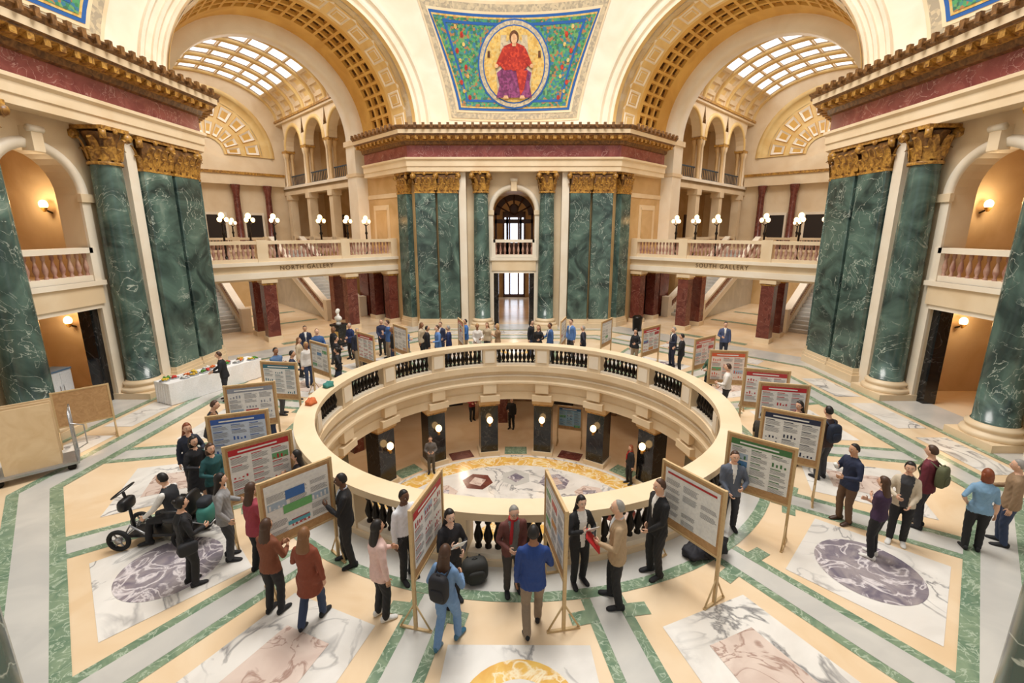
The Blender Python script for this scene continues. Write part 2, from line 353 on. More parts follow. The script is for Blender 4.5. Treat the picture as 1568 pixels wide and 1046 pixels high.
    for sx in(-1,1):
        M.ell((sx*.03,.078,.006),.013,.009,.008,plain('eye_white',(236,232,226),.3),8,6); M.ell((sx*.03,.085,.006),.0055,.004,.006,plain('eye_iris',(40,26,20),.3),8,6)
        M.chain([(sx*.014,.092,.026),(sx*.03,.093,.031),(sx*.048,.082,.026)],[.003,.0036,.0025],5,plain('brow_%d_%d_%d'%hair[1],hair[1]))
        M.ell((sx*.078,-.004,-.008),.012,.018,.03,skm,8,6)
        if glasses:
            for k_ in range(8):
                a=k_*math.pi/4;b_=a+math.pi/4; M.tube((sx*.03+.02*math.cos(a),.1,.004+.016*math.sin(a)),(sx*.03+.02*math.cos(b_),.1,.004+.016*math.sin(b_)),.002,.002,4,BALB)
            M.tube((sx*.05,.1,.008),(sx*.08,0,.006),.002,.002,4,BALB)
    st,hc_=hair; hm=plain('hair_%d_%d_%d'%hc_,hc_,.5)
    if st!='bald':
        ks={'short':([-1,-.2,.15,.5,1],[-.5,-.35,.1,.52,.62]),'recede':([-1,-.2,.1,.4,1],[-.5,-.3,.2,.8,.95])}.get(st,([-1,-.2,.25,.5,1],[-.75,-.7,-.25,.45,.6]))
        vs=[];th_={'short':.10,'recede':.07}.get(st,.14)
        for j in range(NV+1):
            ph=-math.pi/2+math.pi*j/NV
            for i in range(NU):
                a=2*math.pi*i/NU; q=(math.cos(ph)*math.sin(a),math.cos(ph)*math.cos(a),math.sin(ph)); thr=np.interp(q[1],*ks)
                e=min(1,max(0,(q[2]-thr)/.18)); e=e*e*(3-2*e); k_=.88+(.12+th_)*e+.015*math.sin(9*a+5*ph)*e
                X,Y,Z_=hp(*q); vs.append((X*k_,(Y-.004)*k_-.004*e,Z_*k_))
        M.add(vs,[(j*NU+i,(j+1)*NU+i,(j+1)*NU+(i+1)%NU,j*NU+(i+1)%NU) for j in range(NV) for i in range(NU)],hm,True)
    if st in('long','vlong'):
        zb=-.29 if st=='long' else -.4
        rg=[]
        for t_,(rx_,ry_,yc) in zip((.07,.03,-.06,-.13,(zb-.13)/2,zb+.04,zb),((.05,.04,-.03),(.084,.066,-.03),(.092,.066,-.045),(.1,.058,-.062),(.115,.052,-.088),(.1,.045,-.1),(.06,.025,-.1))):
            rg.append([(rx_*math.cos(2*math.pi*i/18)*(1+.05*math.sin(5*i)),yc+ry_*math.sin(2*math.pi*i/18),t_) for i in range(18)])
        M.loft(rg[::-1],hm)
    if st=='bob':
        M.loft([[(rx_*math.cos(2*math.pi*i/18),yc+ry_*math.sin(2*math.pi*i/18),t_) for i in range(18)] for t_,rx_,ry_,yc in((-.15,.07,.05,-.04),(-.12,.092,.07,-.035),(-.03,.094,.076,-.03),(.04,.084,.07,-.03))],hm)
    if st=='pony': M.chain([(0,-.09,.05),(0,-.135,.02),(0,-.14,-.08),(0,-.12,-.2)],[.03,.032,.034,.014],10,hm)
    if st=='bun': M.ell((0,-.1,.07),.042,.04,.042,hm,10,8)
    M.T=Matrix.Identity(4)
    c0=B((0,-.005,1.475))
    if inner is not None and not fem or scarf:
        cm=col(scarf) if scarf else col(inner); rr=.066 if scarf else .058
        pts=[c0+Vector((rr*math.cos(a),rr*.95*math.sin(a),.014-.012*math.sin(a))) for a in arc(0,2*math.pi,14)]
        M.chain(pts,[.02 if scarf else .012]*15,6,cm)
        if scarf: M.chain([c0+Vector((.03,.07,0)),B((.06,.145,1.32)),B((.07,.155,1.12))],[.024,.03,.028],8,cm)
    if bp:
        m_=col(bp); q=Matrix.Translation(B((0,-.2,1.2)))@Matrix.Rotation(-th,4,'X'); M.T=q
        M.ell((0,0,0),.15,.085,.22,m_,16,12,.55); M.ell((0,-.08,-.06),.11,.03,.1,m_,12,8,.6); M.chain([(-.03,0,.22),(0,0,.25),(.03,0,.22)],[.008]*3,6,m_); M.T=Matrix.Identity(4)
        for sx in(-1,1): M.chain([B((sx*.09,-.13,1.38)),B((sx*.1,-.03,1.45)),B((sx*.11,.085,1.39)),B((sx*.13,.13,1.26)),B((sx*.155,.04,1.1))],[.016]*5,6,m_)
    if bag:
        m_=col(bag[0]); sx=bag[1]; M.T=Matrix.Translation(B((sx*.26,-.04,.9))); M.ell((0,0,0),.07,.15,.12,m_,14,10,.5); M.T=Matrix.Identity(4)
        M.chain([B((sx*.25,-.08,1.0)),B((sx*.16,-.1,1.34)),B((sx*.1,-.02,1.46)),B((sx*.17,.1,1.34)),B((sx*.25,.06,1.0))],[.01]*5,6,m_)
    if hold:
        a,b=hands[0],hands[1]; hd=b if hold[1]>0 else a; c_=hd[0]+hd[1]*.13
        kind=hold[0]; M.T=Matrix.Translation(c_)@Matrix.Rotation(-.7,4,'X')
        if kind=='paper': M.box(-.11,.11,-.003,.003,-.1,.17,plain('paper',(240,240,238)))
        if kind=='folder': M.box(-.12,.12,-.01,.01,-.16,.14,plain('red_folder',(180,30,36)))
        if kind=='phone': M.box(-.037,.037,-.005,.005,-.04,.11,plain('phone',(24,24,28),.3))
        if kind=='cup': M.tube((0,0,-.05),(0,0,.06),.03,.04,12,plain('paper_cup',(235,235,230)))
        M.T=Matrix.Identity(4)
    o=M.obj((x,y,z),math.radians(face-90)); o.scale=(s,s,s)
    return o
def out(x,y,r=6.4):
    d=math.hypot(x-CX,y-CY)
    if d<r: x=CX+(x-CX)*r/d; y=CY+(y-CY)*r/d
    return x,y
PP_=[
 dict(name='woman_in_denim_jacket',x=-.9,y=-8.2,face=70,h=1.6,fem=True,hair=('vlong',HBR),top=(110,142,182),bot=(110,146,190),shoe=(60,110,140),hem=.9,arms=('pocket','front'),stance='stride',bp=(32,32,38),skin=1),
 dict(name='woman_in_black_blouse',x=-.95,y=-7.4,face=300,h=1.6,fem=True,hair=('long',HB),top=(30,28,34),bot=BLK,arms=('front','hold'),skin=4,hold=('paper',1)),
 dict(name='man_in_blue_blazer',x=.3,y=-7.95,face=92,h=1.72,top=(30,62,128),bot=(140,122,104),shoe=BLK,hem=.8,arms=('down','front'),stance='stride',skin=2,turn=-10),
 dict(name='man_in_tan_blazer',x=1.6,y=-7.45,face=170,h=1.78,hair=('recede',HG),top=(176,150,118),bot=BLK,arms=('front','down'),inner=(200,205,212),hold=('folder',-1),hem=.8,skin=0,stance='shift'),
 dict(name='woman_in_black_blazer',x=1.05,y=-6.8,face=290,h=1.6,fem=True,hair=('long',HB),inner=WHT,openw=.03,arms=('front','hold'),hold=('paper',1),skin=4,hem=.82),
 dict(name='man_in_black_suit',x=2.4,y=-6.85,face=195,h=1.78,top=(26,26,30),inner=WHT,arms=('low','down'),hair=('short',HBR),stance='stand'),
 dict(name='man_in_plaid_jacket',x=0,y=-7.2,face=285,h=1.6,hair=('short',HG),top=(104,58,52),bot=(58,54,52),inner=(110,110,108),openw=.04,arms=('low','front'),scarf=(176,32,38),skin=0,glasses=True,lean=8,hem=.8),
 dict(name='woman_in_pink_puffer_jacket',x=-1.95,y=-7.75,face=40,h=1.64,fem=True,hair=('long',HB),top=(228,194,186),bot=BLK,shoe=WHT,hem=.78,arms=('front','down'),stance='stand',skin=1,hold=('phone',-1)),
 dict(name='man_in_white_shirt',x=-1.75,y=-6.95,face=320,h=1.64,top=(228,230,236),bot=BLK,hem=.95,arms=('down','down'),belt=BLK,skin=3),
 dict(name='man_in_black_suit',x=-2.85,y=-6.6,face=200,h=1.72,top=(26,26,30),inner=(200,210,225),skin=3,arms=('hold','down'),stance='shift'),
 dict(name='woman_in_rust_cardigan',x=-2.95,y=-7.85,face=85,h=1.6,fem=True,hair=('long',HLB),top=(132,64,42),bot=DJEAN,hem=.62,arms=('front','down'),stance='stride',longcoat=True),
 dict(name='woman_in_leather_jacket',x=-3.6,y=-7.65,face=75,h=1.58,fem=True,hair=('vlong',HBR),top=(126,72,48),bot=BLK,hem=.85,arms=('cross','front'),skin=1,stance='stand'),
 dict(name='woman_in_black_coat',x=-5.25,y=-7.1,face=50,h=1.58,fem=True,hair=('bun',HB),top=(28,28,32),bot=BLK,hem=.72,arms=('down','front'),bag=((40,40,44),1),stance='stand',longcoat=True),
 dict(name='woman_in_floral_blouse',x=-4.3,y=-6.8,face=60,h=1.65,fem=True,hair=('long',HBR),top=(158,60,76),bot=BLK,arms=('down','front'),hem=.8),
 dict(name='woman_in_gray_hoodie',x=-5.0,y=-6.5,face=25,h=1.65,fem=True,hair=('long',HB),top=(156,156,158),bot=DGR,arms=('front','pocket'),hem=.8),
 dict(name='woman_in_dark_dress',x=-4.1,y=-5.55,face=200,h=1.6,fem=True,hair=('long',HB),top=(36,30,36),skirt=(.55,(36,30,36),True),arms=('front','hold')),
 dict(name='woman_in_teal_top',x=-5.95,y=-5.3,face=330,h=1.62,fem=True,hair=('bob',HBR),top=(34,84,88),bot=BLK,arms=('low','front'),stance='shift'),
 dict(name='woman_in_black_dress',x=-6.5,y=-5.0,face=340,h=1.62,fem=True,hair=('bob',HB),top=(28,28,34),skirt=(.5,(28,28,34),False),arms=('down','front'),bag=((60,110,110),-1)),
 dict(name='woman_in_navy_cardigan',x=-7.0,y=-4.45,face=320,h=1.66,fem=True,hair=('long',HRD),top=(38,44,62),bot=BLK,arms=('front','down')),
 dict(name='woman_in_dark_coat',x=-6.85,y=-3.8,face=350,h=1.62,fem=True,hair=('bob',HLB),top=(44,40,44),bot=BLK,arms=('cross','cross')),
 dict(name='man_in_dark_jacket',x=-7.35,y=-3.25,face=20,h=1.7,hair=('short',HBR),top=(36,40,50),bot=DGR,arms=('low','low'),lean=12),
 dict(name='man_in_light_shirt',x=-6.45,y=-2.1,face=190,h=1.66,hair=('short',HBR),top=(196,206,220),bot=DJEAN,hem=.94,belt=BLK,arms=('front','down')),
 dict(name='man_in_black_jacket',x=-9.8,y=1.2,face=200,h=1.72,hair=('short',HBR),top=(26,28,34),bot=(40,42,52),arms=('front','reach'),stance='shift',lean=6),
 dict(name='man_in_gray_blazer',x=4.05,y=-5.5,face=260,h=1.66,hair=('short',HBR),top=(92,100,116),bot=(46,48,58),inner=WHT,arms=('front','low'),stance='shift'),
 dict(name='man_in_navy_jacket',x=6.6,y=-5.4,face=185,h=1.68,hair=('short',HB),top=(34,44,72),bot=(104,78,58),shoe=(70,46,32),arms=('front','hold'),hold=('cup',1),skin=1,stance='stand'),
 dict(name='woman_in_purple_tee',x=6.4,y=-6.4,face=120,h=1.56,fem=True,hair=('long',HBR),top=(58,36,66),bot=BLK,shoe=WHT,sleeve=False,hem=.9,arms=('cross','cross'),stance='stand'),
 dict(name='woman_in_beige_jacket',x=7.15,y=-6.0,face=230,h=1.64,fem=True,hair=('pony',HB),top=(206,192,170),bot=BLK,shoe=WHT,inner=(60,60,64),openw=.05,arms=('low','front')),
 dict(name='man_in_maroon_sweater',x=7.95,y=-5.55,face=120,h=1.72,hair=('short',HBR),top=(106,38,52),bot=(46,46,54),bp=(96,100,72),arms=('down','down'),stance='stand'),
 dict(name='woman_in_light_blue_blouse',x=8.35,y=-6.2,face=60,h=1.6,fem=True,hair=('bob',HRD),top=(126,164,196),bot=BLK,sleeve=False,arms=('hip','down'),hem=.86,skin=0),
 dict(name='man_in_brown_jacket',x=9.05,y=-6.05,face=140,h=1.7,hair=('short',HG),top=(150,124,96),bot=DJEAN,arms=('down','front')),
 dict(name='man_in_dark_coat',x=7.2,y=-3.75,face=100,h=1.78,hair=('short',HB),top=(60,42,40),bot=DGR,bp=(30,40,60),arms=('down','down')),
 dict(name='woman_in_burgundy_jacket',x=6.95,y=-3.1,face=200,h=1.66,fem=True,hair=('long',HB),top=(90,36,48),bot=BLK,arms=('front','hip')),
 dict(name='man_in_olive_jacket',x=5.75,y=-3.6,face=20,h=1.62,hair=('short',HB),top=(56,52,48),bot=BLK,arms=('front','front')),
 dict(name='man_in_white_dress_shirt',x=6.6,y=-.1,face=150,h=1.7,hair=('short',HBR),top=(232,226,220),bot=DGR,hem=.94,belt=BLK,arms=('front','low')),
 dict(name='man_in_gray_suit',x=9.4,y=6.3,face=250,h=1.72,top=(72,84,120),bot=(40,44,60),inner=WHT,arms=('down','front')),
 dict(name='man_in_navy_suit',x=6.75,y=5.2,face=190,h=1.72,hair=('short',HG),top=(34,38,58),bot=(34,38,58),inner=WHT,arms=('front','down')),
 dict(name='man_in_black_suit',x=6.7,y=4.1,face=150,h=1.68,top=BLK,inner=WHT,arms=('front','front'),hair=('short',HB)),
 dict(name='woman_in_green_sweater',x=6.8,y=1.6,face=200,h=1.62,fem=True,hair=('long',HBR),top=(70,100,80),bot=BLK,arms=('front','front')),
]
bk=[(-8.4,3.7,0,0),(-7.5,1.3,20,1),(-8.0,4.5,300,2),(-7.3,-.05,10,3),(-8.2,1.6,330,4),(-6.3,2.2,190,5),(-6.5,4.9,300,6),(-5.6,3.3,100,7),(-6.1,7.0,280,8),(-5.1,5.2,200,9),(-4.6,5.3,320,10),(-3.7,5.4,20,11),(-3.2,5.2,210,12),(-2.8,5.6,180,13),(-1.6,6.0,280,14),(-1.2,6.7,250,0),(-.7,6.1,200,3),(.8,6.7,320,5),(1.1,6.0,250,9),(1.6,5.9,200,2),(-7.3,6.3,240,13),(-8.9,5.4,300,1),(-5.6,6.3,200,2),(3.0,5.6,160,6),(-4.1,6.2,340,0),(-3.3,6.6,250,8),(-2.2,6.9,200,10),(2.6,6.6,220,12),(-6.9,3.6,30,11),(-7.6,2.6,320,14),(5.2,5.4,230,5),(-7.7,5.4,60,9)]
ot=[((196,178,150),HLB,1),((36,44,70),HB,0),((60,96,150),HBR,0),((150,120,90),HBL,1),((90,120,160),HB,0),((30,32,38),HB,1),((34,38,54),HG,0),((70,150,196),HBR,1),((44,50,80),HBR,0),((30,30,34),HLB,1),((56,110,180),HB,0),((28,28,34),HB,0),((90,130,190),HBR,0),((34,50,96),HG,0),((225,220,215),HBL,1)]
nm=['visitor_in_tan_coat','visitor_in_navy_suit','visitor_in_blue_shirt','visitor_in_brown_jacket','visitor_in_pale_blue_shirt','visitor_in_black_dress','visitor_in_dark_suit','visitor_in_sky_blue_blouse','visitor_in_indigo_jacket','visitor_in_black_outfit','visitor_in_cobalt_shirt','visitor_in_black_suit','visitor_in_denim_shirt','visitor_in_blue_blazer','visitor_in_white_blouse']
for i,(x,y,fc,k) in enumerate(bk):
    c,hc_,fm=ot[k]; PP_.append(dict(name=nm[k],x=x,y=y,face=fc,h=1.6+.13*((i*7)%5)/4+(0 if fm else .05),fem=bool(fm),hair=(['short','short','recede'][i%3] if not fm else ['long','bob','pony'][i%3],hc_),top=c,bot=[BLK,DJEAN,KHAKI,DGR][i%4],skin=[0,1,4,0,2][i%5],arms=[('front','down'),('down','front'),('front','low'),('down','pocket'),('cross','cross'),('hip','down')][i%6],inner=WHT if not fm and i%2 else None,stance=['stand','shift','stand'][i%3]))
for d in PP_:
    d['x'],d['y']=out(d['x'],d['y']); person(**d)
person('man_seated_in_vest',-6.25,-6.0,185,1.7,hair=('short',HB),top=(40,42,48),inner=WHT,sleeve='vest',bot=BLK,stance='sit',arms=('reach','reach'),lean=10)
ZL=-4.15
person('visitor_in_gray_jacket',-3.4,3.7,280,1.62,top=(110,104,100),bot=(90,84,76),z=ZL,hair=('short',HBR),arms=('front','front'))
person('visitor_in_black_coat',-.1,8.0,250,1.66,top=BLK,bot=BLK,z=ZL,arms=('down','front'))
person('visitor_in_red_scarf',4.6,2.9,200,1.66,fem=True,top=BLK,bot=BLK,z=ZL,hair=('long',HRD),scarf=(180,40,40))
person('visitor_in_red_sweater',-2.2,9.0,300,1.66,fem=True,top=(150,50,50),bot=BLK,z=ZL,hair=('long',HB),arms=('front','front'))
person('visitor_in_blue_shirt',-17.3,11.6,300,1.7,top=(60,80,130),bot=DGR,z=4.1,arms=('front','front'))
# =================================================== BOARDS
CORK=marble('cork_board',(196,156,110),(178,138,94),scale=8,rough=.8)
PAP=plain('poster_paper',(240,240,238),.5); INK=plain('poster_ink',(130,132,138),.6)
WD=plain('easel_wood',(206,176,130),.6)
def easel(p0,p1,name='poster_board',hdr=(176,36,46),bg=None,blank=False,z=0,imgs=None,h=1.1,top=1.92):
    p0=Vector(p0);p1=Vector(p1); c=(p0+p1)/2; d=(p1-p0); L=max(1.12,min(1.25,d.length)); ang=math.atan2(d.y,d.x)
    M=MB(name); z0,z1=top-h,top
    M.box(-L/2,L/2,-.014,.014,z0,z1,CORK)
    for a,b,e,f in((-L/2-.02,L/2+.02,z1-.01,z1+.025),(-L/2-.02,L/2+.02,z0-.025,z0+.01)): M.box(a,b,-.022,.022,e,f,WD)
    for sx in(-1,1):
        M.box(sx*L/2-.022,sx*L/2+.022,-.024,.024,.0,z1+.03,WD)
        for sy in(-1,1): M.tube((sx*L/2,0,.45),(sx*L/2,sy*.24,.015),.014,.014,6,WD)
        M.box(sx*L/2-.02,sx*L/2+.02,-.25,.25,.0,.03,WD)
    if not blank:
        rnd=random.Random(int(p0.x*100)); w=L-.12; ph=h*.8; zc=(z0+z1)/2+.04
        HC=plain('poster_header_%d_%d_%d'%hdr,hdr,.5); BG=plain('poster_bg_%d_%d_%d'%bg,bg,.5) if bg else PAP
        CHC=[(90,140,190),(110,170,120),(210,150,90),(190,80,80),(170,190,210)]
        for sy in(-1,1):
            def q(x0,x1,za,zb,lay,m):
                y=sy*(.016+lay*.003); M.add([(x0,y,za),(x1,y,za),(x1,y,zb),(x0,y,zb)],[(0,1,2,3)],m)
            q(-w/2,w/2,zc-ph/2,zc+ph/2,0,BG); q(-w/2,w/2,zc+ph/2-.13*ph,zc+ph/2,1,HC)
            q(-w*.35,w*.3,zc+ph/2-.085*ph,zc+ph/2-.05*ph,2,PAP)
            cw=w/3
            for k in range(3):
                x0=-w/2+k*cw+.025; x1=x0+cw-.05; zt=zc+ph/2-.17*ph
                while zt>zc-ph/2+.08:
                    t=rnd.random()
                    if t<.35:
                        hh=.12; ci=rnd.randint(0,4)
                        if rnd.random()<.35: q(x0,x1,zt-hh,zt,1,plain('chart_%d'%ci,CHC[ci],.5))
                        for b in range(4): q(x0+.02+b*(x1-x0)/4.3,x0+.02+b*(x1-x0)/4.3+.03,zt-hh+.01,zt-hh+.02+rnd.random()*.08,2,HC)
                        zt-=hh+.03
                    else:
                        q(x0,x0+(x1-x0)*.6,zt-.016,zt,1,HC); zt-=.03
                        for b in range(rnd.randint(3,6)): q(x0,x1-rnd.random()*.05,zt-.007,zt,1,INK); zt-=.019
                        zt-=.02
            if imgs:
                for (a,b,e,f,cc) in imgs: q(a*w,b*w,zc+e*ph,zc+f*ph,3,plain('poster_img_%d_%d_%d'%cc,cc,.5))
    return M.obj((c.x,c.y,z),ang)
BD=[((-5.1,-6.1),(-4.3,-5.4),(190,40,50)),((-3.85,-7.3),(-3.1,-6.45),(236,236,236),None,[(-.2,.1,.12,.3,(60,110,180)),(-.25,.2,-.14,.02,(110,180,110)),(-.2,.15,-.4,-.33,(90,170,190))]),((-1.4,-7.95),(-1.15,-6.85),(186,44,54)),((.55,-6.85),(.75,-7.95),(200,200,204)),
((2.55,-6.5),(3.15,-7.45),(236,236,236),None,[(-.45,.45,.4,.44,(180,50,50))]),((4.15,-5.4),(5.0,-6.1),(66,120,70)),((5.45,-4.15),(6.4,-4.75),(34,44,74)),((6.3,-2.5),(7.3,-2.75),(196,44,54)),((6.5,-1.3),(7.5,-1.6),(190,60,66)),((6.35,.65),(7.4,.5),(216,96,60),(240,224,214)),((6.4,2.1),(7.4,2.8),(220,120,110),(240,228,224)),((5.0,3.8),(6.0,4.7),(200,60,66)),((3.7,5.2),(4.3,6.1),(210,210,212)),
((-6.3,-4.75),(-5.3,-4.35),(60,100,180),(206,220,240)),((-7.0,-2.85),(-6.2,-2.55),(150,156,170)),((-7.4,-.7),(-6.3,-.85),(50,110,130)),((-7.1,1.9),(-6.2,1.2),(200,206,214)),((-5.9,3.3),(-5.1,2.6),(190,60,60)),((-4.9,4.7),(-4.2,3.9),(214,214,218)),((-2.4,6.0),(-2.1,5.1),(200,90,80)),((2.0,5.3),(2.3,6.3),(220,220,220))]
for b in BD:
    p0,p1=b[0],b[1]; m=((p0[0]+p1[0])/2,(p0[1]+p1[1])/2)
    dd=math.hypot(m[0]-CX,m[1]-CY); 
    if dd<6.7: k=6.7/dd; off=((m[0]-CX)*(k-1),(m[1]-CY)*(k-1)); p0=(p0[0]+off[0],p0[1]+off[1]); p1=(p1[0]+off[0],p1[1]+off[1])
    easel(p0,p1,hdr=b[2],bg=b[3] if len(b)>3 else None,imgs=b[4] if len(b)>4 else None)
easel((2.1,6.3),(3.1,6.0),hdr=(40,90,140),bg=(140,184,214),z=ZL)
easel((-12.1,-2.3),(-11.3,-1.5),name='blank_easel_board',blank=True,top=1.5,h=.95)
# =================================================== OBJECTS
WCL=plain('white_tablecloth',(240,240,240),.7)
M=MB('buffet_table'); L=3.4;w=.8
n=80; per=[]
for i in range(n):
    t=i/n*4; s=int(t); f=t-s
    a,b=[((-L/2,-w/2),(L/2,-w/2)),((L/2,-w/2),(L/2,w/2)),((L/2,w/2),(-L/2,w/2)),((-L/2,w/2),(-L/2,-w/2))][s]
    per.append((a[0]+(b[0]-a[0])*f,a[1]+(b[1]-a[1])*f))
M.loft([[(x+(.02*math.sin(i*1.9) if k_ else 0),y*(1.0+.06*k_)+(.02*math.cos(i*1.9) if k_ else 0),zz) for i,(x,y) in enumerate(per)] for k_,zz in((1,.02),(.5,.4),(0,.74),(0,.75))],WCL,False)
rnd=random.Random(5)
for i in range(20):
    x=-L/2+.15+i*(L-.3)/19; y=rnd.uniform(-.25,.25); c=[(230,196,60),(90,150,60),(210,60,50),(230,230,225),(230,120,50),(220,180,60)][i%6]
    M.lathe(x,y,[(0,.752),(.12,.752),(.15,.775),(.0,.77)],14,plain('serving_platter',(190,192,196),.3)); 
    for k in range(9): M.ell((x+rnd.uniform(-.08,.08),y+rnd.uniform(-.08,.08),.79+.02*(k%3)),.035,.035,.03,plain('food_%d_%d_%d'%c,c,.6),8,6)
M.obj((-11.0,2.35,0),math.atan2(3.0,1.3))
STL=plain('cart_steel',(176,176,178),.35,.7); PLY=marble('plywood',(234,208,168),(222,192,148),scale=2,rough=.6)
M=MB('panel_cart'); M.box(-.75,.75,-.4,.4,.16,.22,STL)
for x in(-.6,.6):
    for y in(-.3,.3): M.tube((x,y-.03,.08),(x,y+.03,.08),.08,.08,14,BALB); M.tube((x,y,.1),(x,y,.18),.02,.02,6,STL)
for y in(-.38,-.1,.38):
    for x in((-.72,.72) if y!=-.1 else (.72,)): M.tube((x,y,.2),(x,y,1.45),.018,.018,8,STL)
for z_ in(.6,1.0,1.45): M.tube((.72,-.38,z_),(.72,.38,z_),.018,.018,8,STL)
M.tube((-.72,-.38,1.45),(-.72,.38,1.45),.018,.018,8,STL)
M.chain([(.72,-.4,.5),(.95,-.4,.62),(.95,-.4,1.1),(.72,-.4,1.2)],[.016]*4,6,STL)
for k in range(7): M.box(-.5,.45,-.28+k*.075,-.25+k*.075,.22,1.75-.03*(k%3),PLY)
M.obj((-11.35,-3.65,0),.75)
M=MB('bust_on_pedestal'); M.box(-.32,.32,-.32,.32,0,.15,BLACK); M.box(-.25,.25,-.25,.25,.15,1.05,BLACK); M.box(-.3,.3,-.3,.3,1.05,1.15,BLACK); M.box(-.17,.17,-.262,-.25,.4,.8,plain('label_plate',(214,170,96)))
MW=plain('white_marble_bust',(238,234,226),.4)
M.lathe(0,0,[(.12,1.15),(.13,1.2),(.07,1.25),(.08,1.3)],16,MW)
M.loft([[(rx*math.cos(2*math.pi*i/18),ry*math.sin(2*math.pi*i/18),z_) for i in range(18)] for z_,rx,ry in((1.28,.1,.08),(1.36,.21,.12),(1.46,.22,.12),(1.53,.13,.09),(1.57,.065,.065),(1.66,.06,.062))],MW)
M.ell((0,-.02,1.76),.085,.1,.13,MW,14,12); M.ell((0,-.125,1.75),.016,.02,.03,MW,8,6)
for sx in(-1,1): M.ell((sx*.085,0,1.75),.014,.02,.03,MW,8,6)
M.ell((0,.02,1.81),.092,.1,.1,MW,14,10)
M.obj((-8.7,8.6,0),-.4)
M=MB('storage_cabinet'); SW=plain('cabinet_white',(220,224,228),.4); M.box(-.4,.4,-.3,.3,.06,1.25,SW); M.box(-.42,.42,-.32,.32,1.25,1.3,plain('cabinet_top',(90,120,150),.4)); M.box(-.36,-.02,-.315,-.3,.12,1.2,SW); M.box(.02,.36,-.315,-.3,.12,1.2,SW)
for x in(-.06,.06): M.tube((x,-.33,.6),(x,-.33,.8),.01,.01,6,STL)
for x in(-.35,.35):
    for y in(-.25,.25): M.tube((x,y,0),(x,y,.07),.03,.03,8,BALB)
M.obj((-14.9,.4,0),math.pi/2)
M=MB('waste_bin'); M.lathe(0,0,[(0,0),(.24,0),(.28,.75),(.3,.75),(.3,.8),(.2,.9),(.1,.92),(0,.92)],20,BALB); M.obj((7.1,12.2,0))
M=MB('backpack'); m=col((52,52,50)); M.ell((0,0,.2),.22,.14,.2,m,18,12,.6); M.ell((0,-.13,.15),.15,.05,.12,m,14,8,.6); M.chain([(-.05,0,.39),(0,0,.44),(.05,0,.39)],[.01]*3,6,m)
for sx in(-1,1): M.chain([(sx*.1,.1,.38),(sx*.16,.2,.2),(sx*.1,.12,.05)],[.018]*3,6,m)
M.obj((-.62,-6.98,0),.3)
def heap(name,items,loc,rot,zmin=0):
    M=MB(name)
    for k,(c,x,y,z_) in enumerate(items): 
        vs=[];fs=[]
        for j in range(11):
            ph=-math.pi/2+math.pi*j/10
            for i in range(20):
                a=2*math.pi*i/20; r=1+.14*math.sin(5*a+k)+.1*math.sin(3*ph*2+a*2); vs.append((x+.26*r*math.cos(ph)*math.cos(a),y+.2*r*math.cos(ph)*math.sin(a),max(zmin,z_+.13*r*math.sin(ph))))
        for j in range(10):
            for i in range(20): fs.append((j*20+i,j*20+(i+1)%20,(j+1)*20+(i+1)%20,(j+1)*20+i))
        M.add(vs,fs,col(c),True)
    return M.obj(loc,rot)
heap('pile_of_coats',[((24,24,28),0,0,.12),((130,30,36),.2,.05,.14),((36,36,44),-.2,.1,.1),((20,20,24),.05,-.1,.25)],(3.5,-6.35,0),.6)
for k_,(ang,c) in enumerate(((math.radians(190),(206,110,60)),(math.radians(176),(60,130,120)))):
    o=heap('coat_on_railing',[(c,0,0,.06)],(CX+5.76*math.cos(ang),CY+5.76*math.sin(ang),1.02),ang+1.57); o.scale=(.8,.7,.8)
M=MB('mobility_scooter'); BK=plain('scooter_black',(28,28,30),.4); TY=plain('tyre_rubber',(22,22,22),.8); TL=plain('teal_bag',(60,130,120),.7)
def wheel(x,y,r):
    vs=[];fs=[]
    for i in range(24):
        a=2*math.pi*i/24
        for j in range(8):
            b=2*math.pi*j/8; rr=r-.04+.04*math.cos(b); vs.append((x+rr*math.cos(a),y+.04*math.sin(b),r+rr*math.sin(a)))
    for i in range(24):
        for j in range(8): fs.append((i*8+j,i*8+(j+1)%8,((i+1)%24)*8+(j+1)%8,((i+1)%24)*8+j))
    M.add(vs,fs,TY,True); M.tube((x,y-.03,r),(x,y+.03,r),r*.3,r*.3,14,STL)
    for i in range(6): M.tube((x,y,r),(x+r*.8*math.cos(i*1.047),y,r+r*.8*math.sin(i*1.047)),.014,.014,6,STL)
for y in(-.28,.28): wheel(-.68,y,.21); wheel(.45,y,.21)
M.box(-.6,.5,-.16,.16,.18,.24,BK); M.ell((.4,0,.34),.26,.2,.12,BK,16,10,.6)
for y in(-.15,.15): M.chain([(-.68,y,.22),(-.55,y,.42),(-.3,y,.24)],[.018]*3,6,STL)
M.tube((-.68,-.28,.21),(-.68,.28,.21),.02,.02,6,STL); M.tube((.45,-.28,.21),(.45,.28,.21),.02,.02,6,STL)
M.chain([(-.6,0,.3),(-.62,0,.7),(-.68,0,1.0)],[.03,.025,.025],8,BK)
M.chain([(-.68+.1*math.cos(a),.24*math.sin(a),1.04+.09*math.cos(a)) for a in arc(0,2*math.pi,16)],[.014]*17,6,BK)
M.ell((-.66,0,.78),.08,.17,.12,BK,12,8,.6)
M.tube((.25,0,.3),(.25,0,.5),.04,.04,8,BK); M.ell((.25,0,.53),.25,.24,.06,BK,16,8,.6); M.ell((.52,0,.78),.05,.22,.22,BK,14,10,.6)
for y in(-.27,.27): M.chain([(.5,y,.6),(.5,y,.75),(.15,y,.76)],[.018,.022,.025],8,BK)
M.ell((.76,0,.56),.13,.2,.17,TL,14,10,.6); M.ell((.74,.0,.78),.11,.14,.09,col((40,44,52)),12,8,.6)
